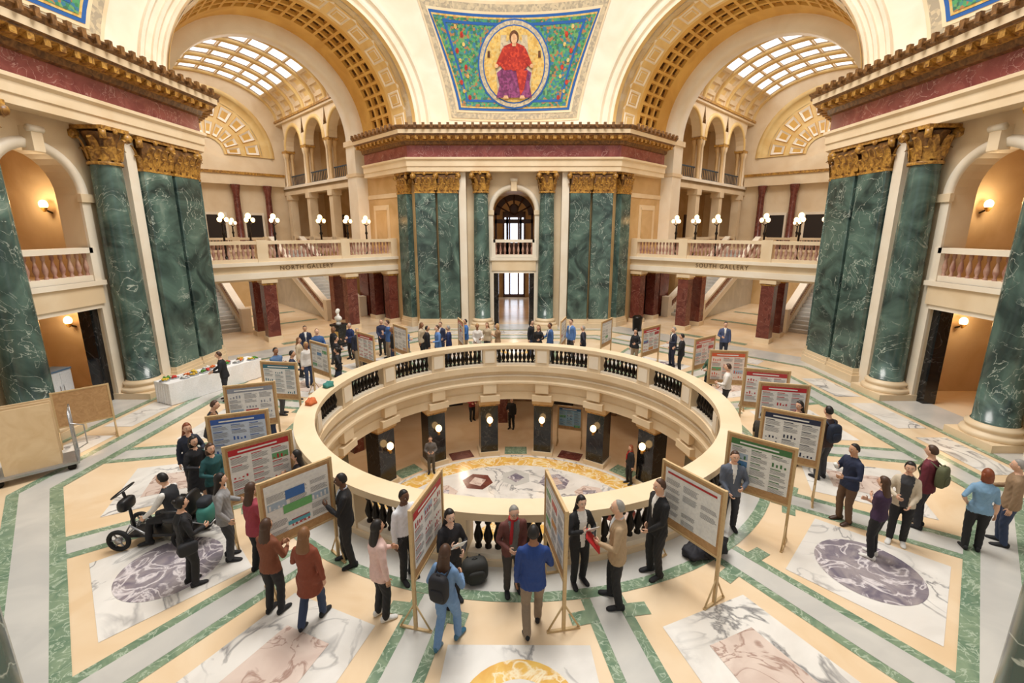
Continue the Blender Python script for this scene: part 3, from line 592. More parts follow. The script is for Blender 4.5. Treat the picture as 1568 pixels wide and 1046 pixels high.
for y in(-.18,.18): M.tube((.45,y,.5),(.9,y,.42),.012,.012,6,STL)
M.tube((.9,-.18,.42),(.9,.18,.42),.012,.012,6,STL)
M.obj((-6.45,-6.0,0),.05)
# ------------------------------------------------ capitals / columns
def leaf(M,b,out,side,w,h,m):
    sh=[.7,1,1,.95,.7,.25]; oo=[0,.03,.07,.14,.27,.36]; zz=[0,.25,.5,.75,.96,.86]
    vs=[]
    for i in range(6):
        for j in(-1,0,1):
            o=oo[i]*h+(.06*h if j==0 else 0); vs.append((b[0]+out[0]*o+side[0]*j*w/2*sh[i],b[1]+out[1]*o+side[1]*j*w/2*sh[i],b[2]+zz[i]*h))
    M.add(vs,[(i*3+j,i*3+j+1,(i+1)*3+j+1,(i+1)*3+j) for i in range(5) for j in range(2)],m,True)
def capital(M,z0,z1,hw,hd,rnd,cy=0):
    H=z1-z0
    M.lathe(0,cy,[(hw*1.08,z0-.02),(hw*1.12,z0+.03),(hw*1.08,z0+.08)],24,GOLD) if rnd else M.box(-hw*1.05,hw*1.05,cy-hd*1.05,cy+hd,z0-.02,z0+.06,GOLD)
    if rnd: M.lathe(0,cy,[(hw*.9,z0),(hw*.92,z0+H*.6),(hw*1.15,z0+H*.85)],20,BRONZE)
    else: M.box(-hw*.92,hw*.92,cy-hd*.92,cy+hd,z0,z0+H*.86,BRONZE)
    spots=[]
    if rnd:
        for i in range(8):
            a=2*math.pi*i/8; spots.append(((hw*.92*math.cos(a),cy+hw*.92*math.sin(a)),(math.cos(a),math.sin(a)),(-math.sin(a),math.cos(a)),a))
        wl=hw*.68
    else:
        for i in range(4): spots.append(((hw*(-.75+.5*i),cy-hd*.92),(0,-1),(1,0),0))
        for sx in(-1,1):
            for k in range(2): spots.append(((sx*hw*.92,cy+hd*(-.5+.8*k)),(sx,0),(0,1),0))
        wl=hw*.46
    for (p,o,sd,a) in spots:
        leaf(M,(p[0],p[1],z0+.05),o,sd,wl,H*.42,GOLD)
    for (p,o,sd,a) in spots:
        q=(p[0]+sd[0]*wl*.5,p[1]+sd[1]*wl*.5); leaf(M,(q[0],q[1],z0+H*.12),o,sd,wl,H*.62,GOLD)
    cs=[(-1,-1),(1,-1),(1,1),(-1,1)] if rnd else [(-1,-1),(1,-1)]
    for sx,sy in cs:
        c=(sx*hw*1.08,cy+sy*(hw if rnd else hd)*1.08,z0+H*.78)
        M.tube((c[0]-sy*.06,c[1]+sx*.06,c[2]),(c[0]+sy*.06,c[1]-sx*.06,c[2]),H*.13,H*.13,10,GOLD)
    M.ell((0,cy-(hw if rnd else hd)*1.15,z0+H*.9),.1,.05,.1,GOLD,8,6)
    e=1.22
    M.box(-hw*e,hw*e,cy-(hw if rnd else hd)*e,cy+(hw*e if rnd else hd),z0+H*.9,z1,GOLD)
ZC,ZT=7.72,8.85
def make_column():
    M=MB('green_marble_column'); r=.47
    M.box(-.68,.68,-.68,.68,0,.22,CREAM)
    M.lathe(0,0,[(.66,.22),(.69,.29),(.66,.36),(.58,.38),(.56,.44),(.6,.48),(.6,.54),(.52,.57),(.5,.62)],32,CREAM)
    M.lathe(0,0,[(r+.02,.6),(r,.7)]+[(r-.07*(t**2),.7+(ZC-.7)*t) for t in arc(0,1,6)],32,GREEN)
    capital(M,ZC,ZT,r-.05,r-.05,True); return M.mesh()
def make_pil(w,d=.45,name='green_marble_pilaster'):
    M=MB(name); h=w/2
    M.box(-h-.1,h+.1,-d-.1,0,0,.3,CREAM); M.box(-h-.06,h+.06,-d-.06,0,.3,.42,CREAM); M.box(-h-.03,h+.03,-d-.03,0,.42,.56,CREAM)
    b=.03
    M.prism([(-h,0),(-h,-d+b),(-h+b,-d),(h-b,-d),(h,-d+b),(h,0)],.56,ZC,GREEN)
    capital(M,ZC,ZT,h,d/2,False,cy=-d/2); return M.mesh()
COLM=make_column(); PILM=make_pil(1.14)
# ------------------------------------------------ pier
R0=5.45; SPH=13.4**2+R0**2; PC=13.4
def pfun(x,z,off=0):
    return (x,math.sqrt(max(0.1,SPH-(z-11.1)**2-x*x))-off,z)
def pendentive(M):
    rows=arc(11.1,18.8,28); cols=arc(-1,1,32)
    def fn(z,s):
        dz=z-11.1
        if dz<R0:
            t=math.sqrt(R0*R0-dz*dz); ph=math.pi/4-math.atan2(t,PC)
        else: ph=math.pi/4
        rh=math.sqrt(SPH-dz*dz); a=s*ph
        return (rh*math.sin(a),rh*math.cos(a),z)
    M.grid(fn,rows,cols,WHITE)
    zb,zt,wb,wt=12.35,16.6,3.0,4.3
    def tr(u,v,off,e=0):
        z=zb-e+(zt-zb+2*e)*v; w=(wb+(wt-wb)*v**1.25)+e
        return pfun(w*u,z,off)
    us=arc(-1,1,16); vv=arc(0,1,10)
    for e,m,off in((.62,CREAM,.03),(.5,MBEI,.05),(.2,CREAM,.07),(.08,BLUE,.09),(-.04,MGOLD,.105),(-.12,MGREEN,.12)):
        M.grid(lambda u,v:tr(u,v,off,e),us,vv,m)
    M.grid(lambda u,v:tr(u*.9,.06+v*.03,.135,-.1),us,[0,1],BLUE); M.grid(lambda u,v:tr(u*.9,.93+v*.03,.135,-.1),us,[0,1],BLUE)
    for sx in(-1,1): M.grid(lambda u,v:tr(sx*(.87+.03*u),.06+.9*v,.135,-.1),[0,1],vv,BLUE)
    def fan(pts,off,m):
        pts=[(x,z-.1) for x,z in pts]
        cx=sum(p[0] for p in pts)/len(pts); cz=sum(p[1] for p in pts)/len(pts); n=len(pts)
        M.add([pfun(cx,cz,off)]+[pfun(x,z,off) for x,z in pts],[(0,i+1,(i+1)%n+1) for i in range(n)],m)
    def oval(cx,cz,rx,rz,off,m,n=28): fan([(cx+rx*math.cos(2*math.pi*i/n),cz+rz*math.sin(2*math.pi*i/n)) for i in range(n)],off,m)
    oc=14.55
    oval(0,oc,1.98,2.08,.15,BLUE); oval(0,oc,1.9,2.0,.17,MBEI); oval(0,oc,1.7,1.82,.19,BLUE); oval(0,oc,1.64,1.76,.21,MGOLD)
    for sx in(-1,1):
        for k in range(5):
            oval(sx*(2.45+.35*(k%2)+.08*k),13.0+.72*k,.09,.13,.15,MRED,8); oval(sx*(2.75-.3*(k%2)+.08*k),13.3+.72*k,.08,.1,.15,MGOLD,8)
    fan([(-.9,13.1),(.9,13.1),(1.0,14.6),(.8,14.7),(.7,15.9),(-.7,15.9),(-.8,14.7),(-1.0,14.6)],.24,MBEI)
    oval(0,15.75,.42,.46,.26,MGOLD); oval(0,15.8,.25,.3,.28,MBROWN)
    fan([(-1.0,13.0),(1.0,13.0),(.85,13.7),(.95,14.2),(.5,14.5),(-.5,14.5),(-.95,14.2),(-.8,13.6)],.28,MPUR)
    fan([(-.5,14.3),(.5,14.3),(.85,14.6),(.55,15.4),(.15,15.55),(-.15,15.55),(-.55,15.4),(-.85,14.6)],.3,MRED)
    fan([(-.1,15.4),(.1,15.4),(.12,15.6),(-.12,15.6)],.32,MSKIN); oval(0,15.72,.17,.22,.33,MSKIN,14)
    for sx in(-1,1):
        fan([(sx*.45,15.35),(sx*.62,15.3),(sx*.98,14.6),(sx*.85,14.45),(sx*.6,14.7)],.33,MRED); oval(sx*.95,14.5,.1,.1,.35,MSKIN,8)
        fan([(sx*.1,14.35),(sx*.75,14.3),(sx*.55,13.4),(sx*.35,13.1)],.31,MRED if sx>0 else MPUR)
        fan([(sx*.3,12.95),(sx*.62,12.95),(sx*.55,13.1),(sx*.36,13.1)],.33,MSKIN)
        fan([(sx*1.3,14.9),(sx*1.45,14.9),(sx*1.42,15.2),(sx*1.3,15.2)],.25,MBROWN)
BPROF=[(0.055,0),(.055,.05),(.032,.08),(.07,.2),(.076,.27),(.038,.46),(.03,.52),(.055,.57),(.055,.7)]
BALC=marble('balcony_baluster',(196,160,142),(158,112,98),scale=2)
def niche_wall(M,far):
    hw=1.2; zc=6.75; y0,y1=13.6,14.3; N_=TAN if far else NICHE
    for sx in(-1,1):
        M.box(min(sx*hw,sx*3.2),max(sx*hw,sx*3.2),y0,y1,0,ZT+.2,CREAM)
        M.box(min(sx*2.7,sx*3.1),max(sx*2.7,sx*3.1),13.1,y0,0,ZT,WHITE)
        M.box(min(sx*hw,sx*1.5),max(sx*hw,sx*1.5),y0-.08,y0,0,6.6,WHITE)
        M.box(min(sx*1.15,sx*1.62),max(sx*1.15,sx*1.62),y0-.14,y0,6.55,6.8,CREAM)
    n=16; vs=[];fs=[]
    for i in range(n+1):
        a=math.pi*i/n; x=hw*math.cos(a); z=zc+hw*math.sin(a)
        vs+= [(x,y0,z),(x,y0,ZT+.2),(x,y1,z)]
    for i in range(n): fs+= [(3*i,3*i+1,3*i+4,3*i+3),(3*i,3*i+3,3*i+5,3*i+2)]
    M.add(vs,fs,CREAM)
    def af(a,k):
        r,o=[(1.2,0),(1.2,.1),(1.42,.14),(1.5,.02),(1.5,0)][k]
        return (r*math.cos(a),y0-o,zc+r*math.sin(a))
    M.grid(af,arc(0,math.pi,20),[0,1,2,3,4],WHITE)
    M.prism([(-.16,y0-.3),(.16,y0-.3),(.2,y0),(-.2,y0)],zc+1.1,zc+1.75,CREAM)
    M.tube((-.2,y0-.26,zc+1.7),(.2,y0-.26,zc+1.7),.1,.1,10,WHITE)
    M.box(-hw-.1,hw+.1,13.45,14.9,3.35,4.1,CREAM); M.box(-hw-.2,hw+.2,13.38,13.5,3.95,4.1,WHITE); M.box(-hw,hw,13.5,13.6,3.2,3.38,WHITE)
    M.box(-hw,hw,13.5,13.78,4.1,4.28,WHITE); M.box(-hw,hw,13.46,13.8,4.98,5.15,WHITE)
    for i in range(9): M.lathe(-hw+.15+i*(2*hw-.3)/8,13.64,BPROF,8,BALC,z=4.28)
    for sx in(-1,1): M.box(sx*hw-.12,sx*hw+.12,13.46,13.8,4.1,5.15,WHITE)
    for sx in(-1,1): M.box(min(sx*1.2,sx*.92),max(sx*1.2,sx*.92),13.7,14.1,0,3.3,BLACK)
    dep=17.5 if not far else 26
    W=1.9 if far else 2.2
    for sx in(-1,1): M.box(min(sx*W,sx*(W+.3)),max(sx*W,sx*(W+.3)),14.2,dep,0,9,N_)
    M.box(-W,W,14.3,dep,8.4,8.7,N_); M.box(-W,W,14.3,dep,3.4,4.1,N_)
    if far:
        M.box(-W,W,25.8,26,0,9,TAN)
        for z0,z1 in((.0,2.9),(4.3,7.2)):
            M.box(-.95,.95,25.6,25.8,z0,z1,WOODD); 
            M.box(-.3,.3,25.5,25.6,z0+.3,z1-.5,WINDOW)
            for sx in(-1,1): M.box(sx*.62-.17,sx*.62+.17,25.5,25.6,z0+.3,z1-.5,WINDOW)
        yy=16
        for x in(-1.15,-.42,.42,1.15): M.box(x-.07,x+.07,yy,yy+.1,4.1,6.7,WOODD)
        M.box(-1.2,1.2,yy,yy+.1,6.1,6.35,WOODD); M.box(-1.2,1.2,yy,yy+.1,4.1,4.9,WOODD)
        M.grid(lambda a,r:(r*math.cos(a),yy,6.6+r*math.sin(a)),arc(0,math.pi,16),[.9,1.25],WOODD)
        for a in(.5,1.05,1.57,2.1,2.65): M.tube((0,yy,6.6),(1.2*math.cos(a),yy,6.6+1.2*math.sin(a)),.05,.05,6,WOODD)
        M.ell((0,yy-.1,7.0),.3,.05,.3,WOODD)
    else:
        M.box(-W,W,17.3,17.5,0,9,NICHE)
        for a,b in((-1.6,-1.5),(1.5,1.6)): M.box(a,b,17.22,17.3,4.5,7.6,CREAM)
        M.box(-1.6,1.6,17.22,17.3,7.5,7.6,CREAM); M.box(-1.6,1.6,17.22,17.3,4.5,4.6,CREAM)
        for zz in(6.4,2.5):
            for sx in(-1,1):
                M.tube((sx*W,15.5,zz-.15),(sx*(W-.22),15.5,zz-.05),.03,.03,6,BALB); M.lathe(sx*(W-.25),15.5,[(.03,zz-.12),(.09,zz-.02),(.1,zz+.02)],10,GOLD); M.ell((sx*(W-.25),15.5,zz+.12),.12,.12,.15,GLOBE,10,8)
def pier(rot,name,far=False,near=False):
    e=0 if (far or near) else 1; ex=.55*e
    M=MB('wall_'+name+'_pier'); M.T=RZ(rot)
    if not near: niche_wall(M,far)
    else:
        for sx in(-1,1): M.box(min(sx*1.4,sx*3.2),max(sx*1.4,sx*3.2),13.8,14.3,0,ZT+.2,CREAM)
    for sx in(-1,1):
        pl=[(sx*3.08,13.35),(sx*(5.5+ex),13.35),(sx*(5.66+ex),13.36),(sx*9.55,17.25-ex),(sx*9.55,18.4),(sx*3.08,18.4)]
        if sx<0: pl=pl[::-1]
        M.prism(pl,0,11.1,CREAM if near else TAN)
    M.obj()
    R=RZ(rot)
    sh=.47 if near else 0
    ps=1+.18*e
    for sx in(-1,1):
        inst('green_marble_column',COLM,R@Vector((sx*1.86,13.12-sh,0)),rot)
        inst('green_marble_pilaster',PILM,R@Vector((sx*(3.72+.1*e),13.36,0)),rot,(ps,1,1))
        inst('green_marble_pilaster',PILM,R@Vector((sx*(4.98+.34*e),13.36,0)),rot,(ps,1,1))
        inst('green_marble_pilaster',PILM,R@Vector((sx*(6.2+ex),13.9,0)),rot+sx*math.pi*.25,(.9,.8,1))
    if near: return
    E=MB('trim_'+name+'_entablature'); E.T=R
    path=[(-9.3-ex*.5,16.35-ex*.5),(-5.85-ex,12.9),(5.85+ex,12.9),(9.3+ex*.5,16.35-ex*.5)]
    prof=[(-.5,8.85),(.08,8.85),(.08,9.1),(.13,9.12),(.13,9.4),(.22,9.48),(.22,9.58),(.02,9.6),(.02,10.2),(.15,10.24),(.2,10.42),(.3,10.45),(.62,10.62),(.62,10.66),(.7,10.7),(.72,10.9),(.85,11.05),(.85,11.1),(-1.6,11.16)]
    mats=[CREAM]*6+[RED]+[RED]+[BRONZE,BRONZE,GOLD,GOLD,BRONZE,BRONZE,CREAM,BRONZE,BRONZE,CREAM]
    E.sweep(path,prof,mats)
    for (a,b) in zip(path[:-1],path[1:]):
        a=Vector(a);b=Vector(b);L=(b-a).length;d=(b-a)/L;nn=Vector((d.y,-d.x)); n=int(L/.42)
        for i in range(n):
            c=a+d*(i+.5)*L/n
            for (o0,o1,hw,z0,z1,m) in((.15,.6,.09,10.44,10.62,GOLD),(.78,.9,.07,10.95,11.2,BRONZE)):
                pl=[c+d*-hw+nn*o0,c+d*-hw+nn*o1,c+d*hw+nn*o1,c+d*hw+nn*o0]
                E.prism([(p.x,p.y) for p in pl],z0,z1,m)
    E.obj()
    P=MB('ceiling_'+name+'_pendentive_mosaic'); P.T=R; pendentive(P); P.obj()
pier(0,'far',far=True); pier(math.pi/2,'left'); pier(-math.pi/2,'right'); pier(math.pi,'near',near=True)
# ------------------------------------------------ wings
def bal_straight(M,p0,p1,z0,peds,mb=None,mr=None):
    mb=mb or BALC; mr=mr or CREAM
    p0=Vector(p0);p1=Vector(p1);L=(p1-p0).length;d=(p1-p0)/L;n=Vector((d.y,-d.x))
    def bx(a,b,w,z0,z1,m):
        q=[p0+d*a+n*w,p0+d*a-n*w,p0+d*b-n*w,p0+d*b+n*w]; M.prism([(v.x,v.y) for v in q],z0,z1,m)
    bx(0,L,.15,z0,z0+.17,mr); bx(0,L,.18,z0+.87,z0+1.04,mr)
    for p in peds: bx(p*L-.25,p*L+.25,.2,z0,z0+1.08,mr)
    for a,b in zip(peds[:-1],peds[1:]):
        a=a*L+.3;b=b*L-.3;k=max(1,int((b-a)/.2))
        for i in range(k):
            c=p0+d*(a+(i+.5)*(b-a)/k); M.lathe(c.x,c.y,BPROF,8,mb,z=z0+.17)
def wing(rot,name,label):
    T=RZ(rot); g=.5
    V=MB('ceiling_'+name+'_coffered_vault'); V.T=T
    def bf(a,p,d=0): return ((R0+d)*math.cos(a),p,11.1+(R0+d)*math.sin(a))
    pr=[(0,-.6),(0,.1),(.07,.2),(.17,.2),(.22,.05),(.34,.05),(.39,.18),(.5,.18),(.55,.06),(.72,.06),(.77,.2),(.88,.2),(.95,.0)]
    def rf(a,k):
        r,o=pr[k]; r+=R0; return (r*math.cos(a),math.sqrt(SPH-r*r)-o,11.1+r*math.sin(a))
    V.grid(rf,arc(0,math.pi,48),list(range(len(pr))),WHITE,False)
    N=30; A=arc(0,math.pi,N)
    V.grid(lambda a,p:bf(a,p),arc(0,math.pi,48),[13.0,13.8],HONEY)
    for i in range(0,N,2):
        V.coffer(lambda a,p,d:bf(a,p,d),A[i],A[i+2],13.8,15.3,[(0,0),(.14,0),(.18,-.05),(.24,.0),(.3,.0),(.33,-.04)],[HONEY,WHITE,WHITE,HONEY,WHITE,HONEY])
    V.grid(lambda a,p:bf(a,p),arc(0,math.pi,48),[15.3,15.6],OCHRE)
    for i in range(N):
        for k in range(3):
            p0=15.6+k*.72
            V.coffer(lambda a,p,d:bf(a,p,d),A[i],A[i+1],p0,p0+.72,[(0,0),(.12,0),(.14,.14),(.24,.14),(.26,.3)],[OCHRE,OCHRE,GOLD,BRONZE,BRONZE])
    V.grid(lambda a,p:bf(a,p),arc(0,math.pi,48),[17.76,18.9],OCHRE)
    V.grid(lambda a,k:[( R0*math.cos(a),18.9,11.1+R0*math.sin(a)),(4.75*math.cos(a),18.8,11.1+4.75*math.sin(a)),(4.75*math.cos(a),20.0,11.1+4.75*math.sin(a)),(8*math.cos(a),20.0,11.1+8*math.sin(a))][k],arc(0,math.pi,40),[0,1,2,3],WHITE)
    V.obj()
    W=MB('wall_'+name+'_wing'); W.T=T; U=.85
    for sx in(-1,1):
        def bx(t0,t1,p0,p1,z0,z1,m): t0+=g;t1+=g; W.box(min(sx*t0,sx*t1),max(sx*t0,sx*t1),p0,p1,z0,z1,m)
        bx(4.2,5.6,18.8,20,4.1,11.1,WHITE); bx(4.5,5.6,18.8,20,0,4.1,REDP)
        bx(4.1,5.6,18.7,20.1,10.85,11.15,CREAM); bx(4.15,5.0,18.72,20.1,9.0,9.2,CREAM)
        bx(4.93,5.1,16.3,18.2,4.1,7.2,CREAM); bx(4.9,5.0,16.6,17.9,4.1,6.9,TAN); bx(4.88,4.95,16.5,18.0,6.9,7.05,CREAM)
        bx(4.9,5.1,13.9,18.9,7.6,7.85,CREAM); bx(4.88,5.0,16.5,18.3,0,2.8,WOODD)
        for i in range(4):
            pc=20.4+4.2*i
            bx(5.0,5.6,pc-.3,pc+.3,4.1,8.6,CREAM); bx(4.92,5.68,pc-.38,pc+.38,8.2,8.6,CREAM); bx(4.92,5.68,pc-.38,pc+.38,4.1,4.6,CREAM)
            for dp in(-.22,.22):
                for tt in(5.12,5.5): W.lathe(sx*(tt+g),pc+dp,[(.17,9.3),(.17,9.4),(.13,9.45),(.115,10.7+U),(.14,10.75+U),(.2,11.0+U),(.2,11.15+U)],10,TAN if dp<0 else CREAM)
            bx(4.95,5.7,pc-.5,pc+.5,11.15+U,11.35+U,GOLD)
        bx(5.0,5.6,20,34,8.6,9.3,CREAM); bx(4.9,5.0,20,34,9.1,9.3,WHITE)
        for i in range(3):
            pc=22.5+4.2*i; r=1.6; zc=11.35+U; zt=14.3
            vs=[];fs=[];n=14
            for j in range(n+1):
                a=math.pi*j/n; x=pc+r*math.cos(a); z=zc+r*math.sin(a)
                xx=pc+2.1*(1-2*j/n)
                vs+= [(sx*(5.0+g),x,z),(sx*(5.0+g),xx,zt),(sx*(5.6+g),x,z)]
            for j in range(n): fs+= [(3*j,3*j+1,3*j+4,3*j+3),(3*j,3*j+3,3*j+5,3*j+2)]
            W.add(vs,fs,CREAM)
            for q in(-1,1): bx(5.0,5.6,pc+q*1.85-.25,pc+q*1.85+.25,zc-.05,zc+.9,CREAM)
            W.grid(lambda a,k:(sx*(5.0+g-[0,.08,.08,0][k]),pc+[1.6,1.6,1.85,1.9][k]*math.cos(a),zc+[1.6,1.6,1.85,1.9][k]*math.sin(a)),arc(0,math.pi,16),[0,1,2,3],HONEY)
            for k in range(12): bx(5.28,5.32,pc-1.7+k*.3,pc-1.67+k*.3,9.35,10.1,STEEL)
            bx(5.26,5.34,pc-1.8,pc+1.8,10.08,10.16,STEEL); bx(5.26,5.34,pc-1.8,pc+1.8,9.34,9.42,STEEL)
            bal_straight(W,(sx*(5.2+g),pc-1.8),(sx*(5.2+g),pc+1.8),4.1,[0,1])
        bx(4.8,5.6,20,34,14.3,14.6,CREAM); bx(4.7,4.8,20,34,14.45,14.6,GOLD)
        bx(8.5,8.7,20,34,0,15,TAN); bx(5,8.6,20,34,3.5,4.1,TAN); bx(5,8.6,20,34,8.9,9.2,TAN); bx(5.6,8.6,20,34,14.3,14.5,CREAM)
        for i in range(3): bx(8.42,8.5,21.6+4.2*i,23.2+4.2*i,4.1,7,WOODD)
        bx(5.0,5.6,22,34,0,3.5,TAN)
    def sf(a,p,d=0): return ((5.5+d)*math.cos(a),p,14.5+(3.0+d)*math.sin(a))
    AA=arc(0,math.pi,14); PP=arc(20,34,7)
    for i in range(14):
        for k in range(7):
            gl=3<=i<=10
            W.coffer(lambda a,p,d:sf(a,p,d),AA[i],AA[i+1],PP[k],PP[k+1],[(0,0),(.05,0),(.06,.08),(.1,.1)] if gl else [(0,0),(.14,0),(.16,.12),(.3,.14)],[CREAM,CREAM,CREAM,GLASS if gl else HONEY])
    for k in range(8): W.grid(lambda a,j:sf(a,PP[k]+[-.16,-.16,.16,.16][j],[0,-.16,-.16,0][j]),arc(0,math.pi,28),[0,1,2,3],HONEY)
    W.box(-9,9,34,34.4,0,18.5,CREAM)
    LZ=11.6
    W.grid(lambda a,k:([5,4.6,4.6,4.0][k]*math.cos(a),34-[0,.3,.1,.1][k],LZ+[5,4.6,4.6,4][k]*math.sin(a)),arc(0,math.pi,28),[0,1,2,3],HONEY)
    for i in range(10):
        for j in range(2):
            W.coffer(lambda a,r,d:(r*math.cos(a),33.9+d,LZ+r*math.sin(a)),math.pi*i/10,math.pi*(i+1)/10,1.2+1.4*j,2.6+1.4*j,[(0,0),(.12,0),(.16,-.1),(.3,-.02)],[HONEY,OCHRE,WHITE,OCHRE])
    W.box(-5.5,5.5,33.5,34,9.3,10.1,CREAM); W.box(-5.5,5.5,33.4,34,10.1,10.3,GOLD)
    W.add([(-3,33.5,10.3),(3,33.5,10.3),(0,33.5,11.6),(-3,34,10.3),(3,34,10.3),(0,34,11.6)],[(0,1,2),(0,2,5,3),(1,4,5,2)],CREAM)
    for t in(-4,-1.6,1.6,4):
        W.lathe(t,33.55,[(.35,4.1),(.35,4.3),(.27,4.35),(.24,8.5),(.34,9.1),(.36,9.3)],14,REDP)
    for t in(-2.8,0,2.8):
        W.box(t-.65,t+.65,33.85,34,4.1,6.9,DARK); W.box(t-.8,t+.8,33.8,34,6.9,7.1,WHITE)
        for s in(-1,1): W.box(t+s*.72-.08,t+s*.72+.08,33.8,34,4.1,6.9,WHITE)
    W.box(-5.5,5.5,29,34,3.5,4.1,CREAM)
    W.box(-5.5,5.5,29,29.2,0,3.5,TAN)
    bal_straight(W,(-2.2,29),(2.2,29),4.1,[0,.5,1])
    W.obj()
    B=MB('trim_'+name+'_gallery_bridge'); B.T=T
    B.box(-5.5,5.5,15.7,18.0,3.55,4.1,CREAM); B.box(-5.5,5.5,15.6,15.7,3.3,3.6,WHITE); B.box(-5.5,5.5,15.5,15.7,3.95,4.12,WHITE)
    B.box(-5.5,5.5,15.7,16.2,3.2,3.55,CREAM); B.box(-5.5,5.5,17.6,18.0,3.2,3.55,CREAM)
    for t in(-5.0,-2.0,2.4,5.05):
        for pc in(15.95,17.8):
            B.box(t-.3,t+.3,pc-.3,pc+.3,.25,2.95,REDP); B.box(t-.36,t+.36,pc-.36,pc+.36,0,.25,CREAM)
            B.box(t-.33,t+.33,pc-.33,pc+.33,2.95,3.05,GOLD); B.box(t-.38,t+.38,pc-.38,pc+.38,3.05,3.22,CREAM)
    bal_straight(B,(-5.4,15.8),(5.4,15.8),4.12,[0.01,.3,.7,.99])
    B.obj()
    for sx in(-1,1):
        S=MB('marble_staircase'); S.T=T
        n=22
        for i in range(n):
            p=19.6+i*.43; S.box(min(sx*2.5,sx*4.6),max(sx*2.5,sx*4.6),p,p+.45,0,(i+1)*4.1/n,F_GREY)
        for t in(2.4,4.65):
            for (w,z0,z1) in((.16,-.1,.35),(.2,.95,1.1)):
                a=sx*t-w; b=sx*t+w; L=n*.43
                S.add([(a,19.3,z0),(b,19.3,z0),(b,19.3,z1),(a,19.3,z1),(a,19.3+L,z0+4.1),(b,19.3+L,z0+4.1),(b,19.3+L,z1+4.1),(a,19.3+L,z1+4.1)],[(0,1,2,3),(4,7,6,5),(0,4,5,1),(1,5,6,2),(2,6,7,3),(3,7,4,0)],WHITE)
            for i in range(0,n*2,1):
                p=19.4+i*.215; S.lathe(sx*t,p,[(r,z*.85) for r,z in BPROF],6,BALC,z=.33+4.1*(p-19.3)/(n*.43))
            S.box(sx*t-.24,sx*t+.24,18.95,19.45,0,1.35,WHITE)
        S.obj()
    cu=bpy.data.curves.new(label,'FONT'); cu.body=label; cu.size=.31; cu.align_x='CENTER'; cu.extrude=.01; cu.space_character=1.2
    o=bpy.data.objects.new(name+'_gallery_lettering',cu); bpy.context.scene.collection.objects.link(o)
    o.matrix_world=T@Matrix.Translation((0,15.69,3.67))@Matrix.Rotation(math.pi/2,4,'X'); cu.materials.append(plain('incised_letters',(124,98,68),.7))
    L=MB('torchere_lamp'); 
    L.lathe(0,0,[(0,0),(.2,0),(.2,.08),(.1,.15),(.05,.3),(.05,1.3),(.09,1.4),(.05,1.5),(.04,1.9)],10,BALB)
    for k in range(3):
        a=k*2.1+.5; c=(.2*math.cos(a),.2*math.sin(a),2.1); L.tube((0,0,1.8),(c[0],c[1],1.98),.02,.02,6,BALB); L.ell(c,.1,.1,.12,GLOBE,10,8)
    L.ell((0,0,2.3),.13,.13,.15,GLOBE,10,8); lm=L.mesh()
    for t,p in((-2.2,17.2),(-1.0,17.2),(1.5,17.2),(3.1,17.2),(4.3,17.2),(-3.4,17.2),(0,29.3)):
        inst('torchere_lamp',lm,T@Vector((t,p,4.1)),0)
wing(math.pi/4,'left','NORTH GALLERY'); wing(-math.pi/4,'right','SOUTH GALLERY')
# ------------------------------------------------ main floor
F=MB('floor')
n=96; ri=5.75
inner=[(CX+ri*math.cos(2*math.pi*i/n),CY+ri*math.sin(2*math.pi*i/n)) for i in range(n)]
outer=[(CX+45*math.cos(2*math.pi*i/n),CY+45*math.sin(2*math.pi*i/n)) for i in range(n)]
F.add([(x,y,0) for x,y in inner+outer],[(i,i+n,(i+1)%n+n,(i+1)%n) for i in range(n)],F_PEACH)
def ring(r0,r1,z,m,k=96):
    F.add([(CX+r*math.cos(2*math.pi*i/k),CY+r*math.sin(2*math.pi*i/k),z) for r in(r0,r1) for i in range(k)],[(i,i+k,(i+1)%k+k,(i+1)%k) for i in range(k)],m)
ring(5.75,6.75,.003,F_GREY); ring(6.55,6.75,.006,F_GREEN)
for k in range(16):
    a=-math.pi/2+k*math.pi/8
    big=(k%2==0)
    F.T=Matrix.Translation((CX,CY,0))@RZ(a-math.pi/2+math.pi/16)
    F.poly([(-.34,6.75),(.34,6.75),(.42,10.6),(-.42,10.6)],.004,F_GREEN); F.poly([(-.19,6.75),(.19,6.75),(.25,10.6),(-.25,10.6)],.007,F_GREY)
    for sx in(-1,1): F.poly([(sx*.2,6.95),(sx*.62,6.98),(sx*.62,7.22),(sx*.2,7.2)][::sx],.008,F_GREEN)
    F.T=Matrix.Translation((CX,CY,0))@RZ(a-math.pi/2)
    if big:
        F.poly([(-1.0,7.5),(1.0,7.5),(1.1,9.5),(-1.1,9.5)],.005,F_WHITE)
        F.poly([(.78*math.cos(t),8.5+.78*math.sin(t)) for t in arc(0,2*math.pi,36)[:-1]],.009,F_VIO if k%4 else F_YEL)
        if k%4==0: F.poly([(.5*math.cos(t),8.5+.5*math.sin(t)) for t in arc(0,2*math.pi,36)[:-1]],.011,F_WHITE)
    else:
        F.poly([(-.8,7.45),(.8,7.45),(1.05,9.6),(-1.05,9.6)],.005,F_WHITE)
        F.poly([(-.4,7.95),(.4,7.95),(.5,9.1),(-.5,9.1)],.009,F_PINK)
F.T=Matrix.Identity(4)
def octa(a): 
    r=a/math.cos(math.pi/8); return [(r*math.cos(math.pi/8+i*math.pi/4),r*math.sin(math.pi/8+i*math.pi/4)) for i in range(8)]
def oband(a0,a1,z,m):
    A=octa(a0);B=octa(a1); F.add([(x,y,z) for x,y in A+B],[(i,(i+1)%8,(i+1)%8+8,i+8) for i in range(8)],m)
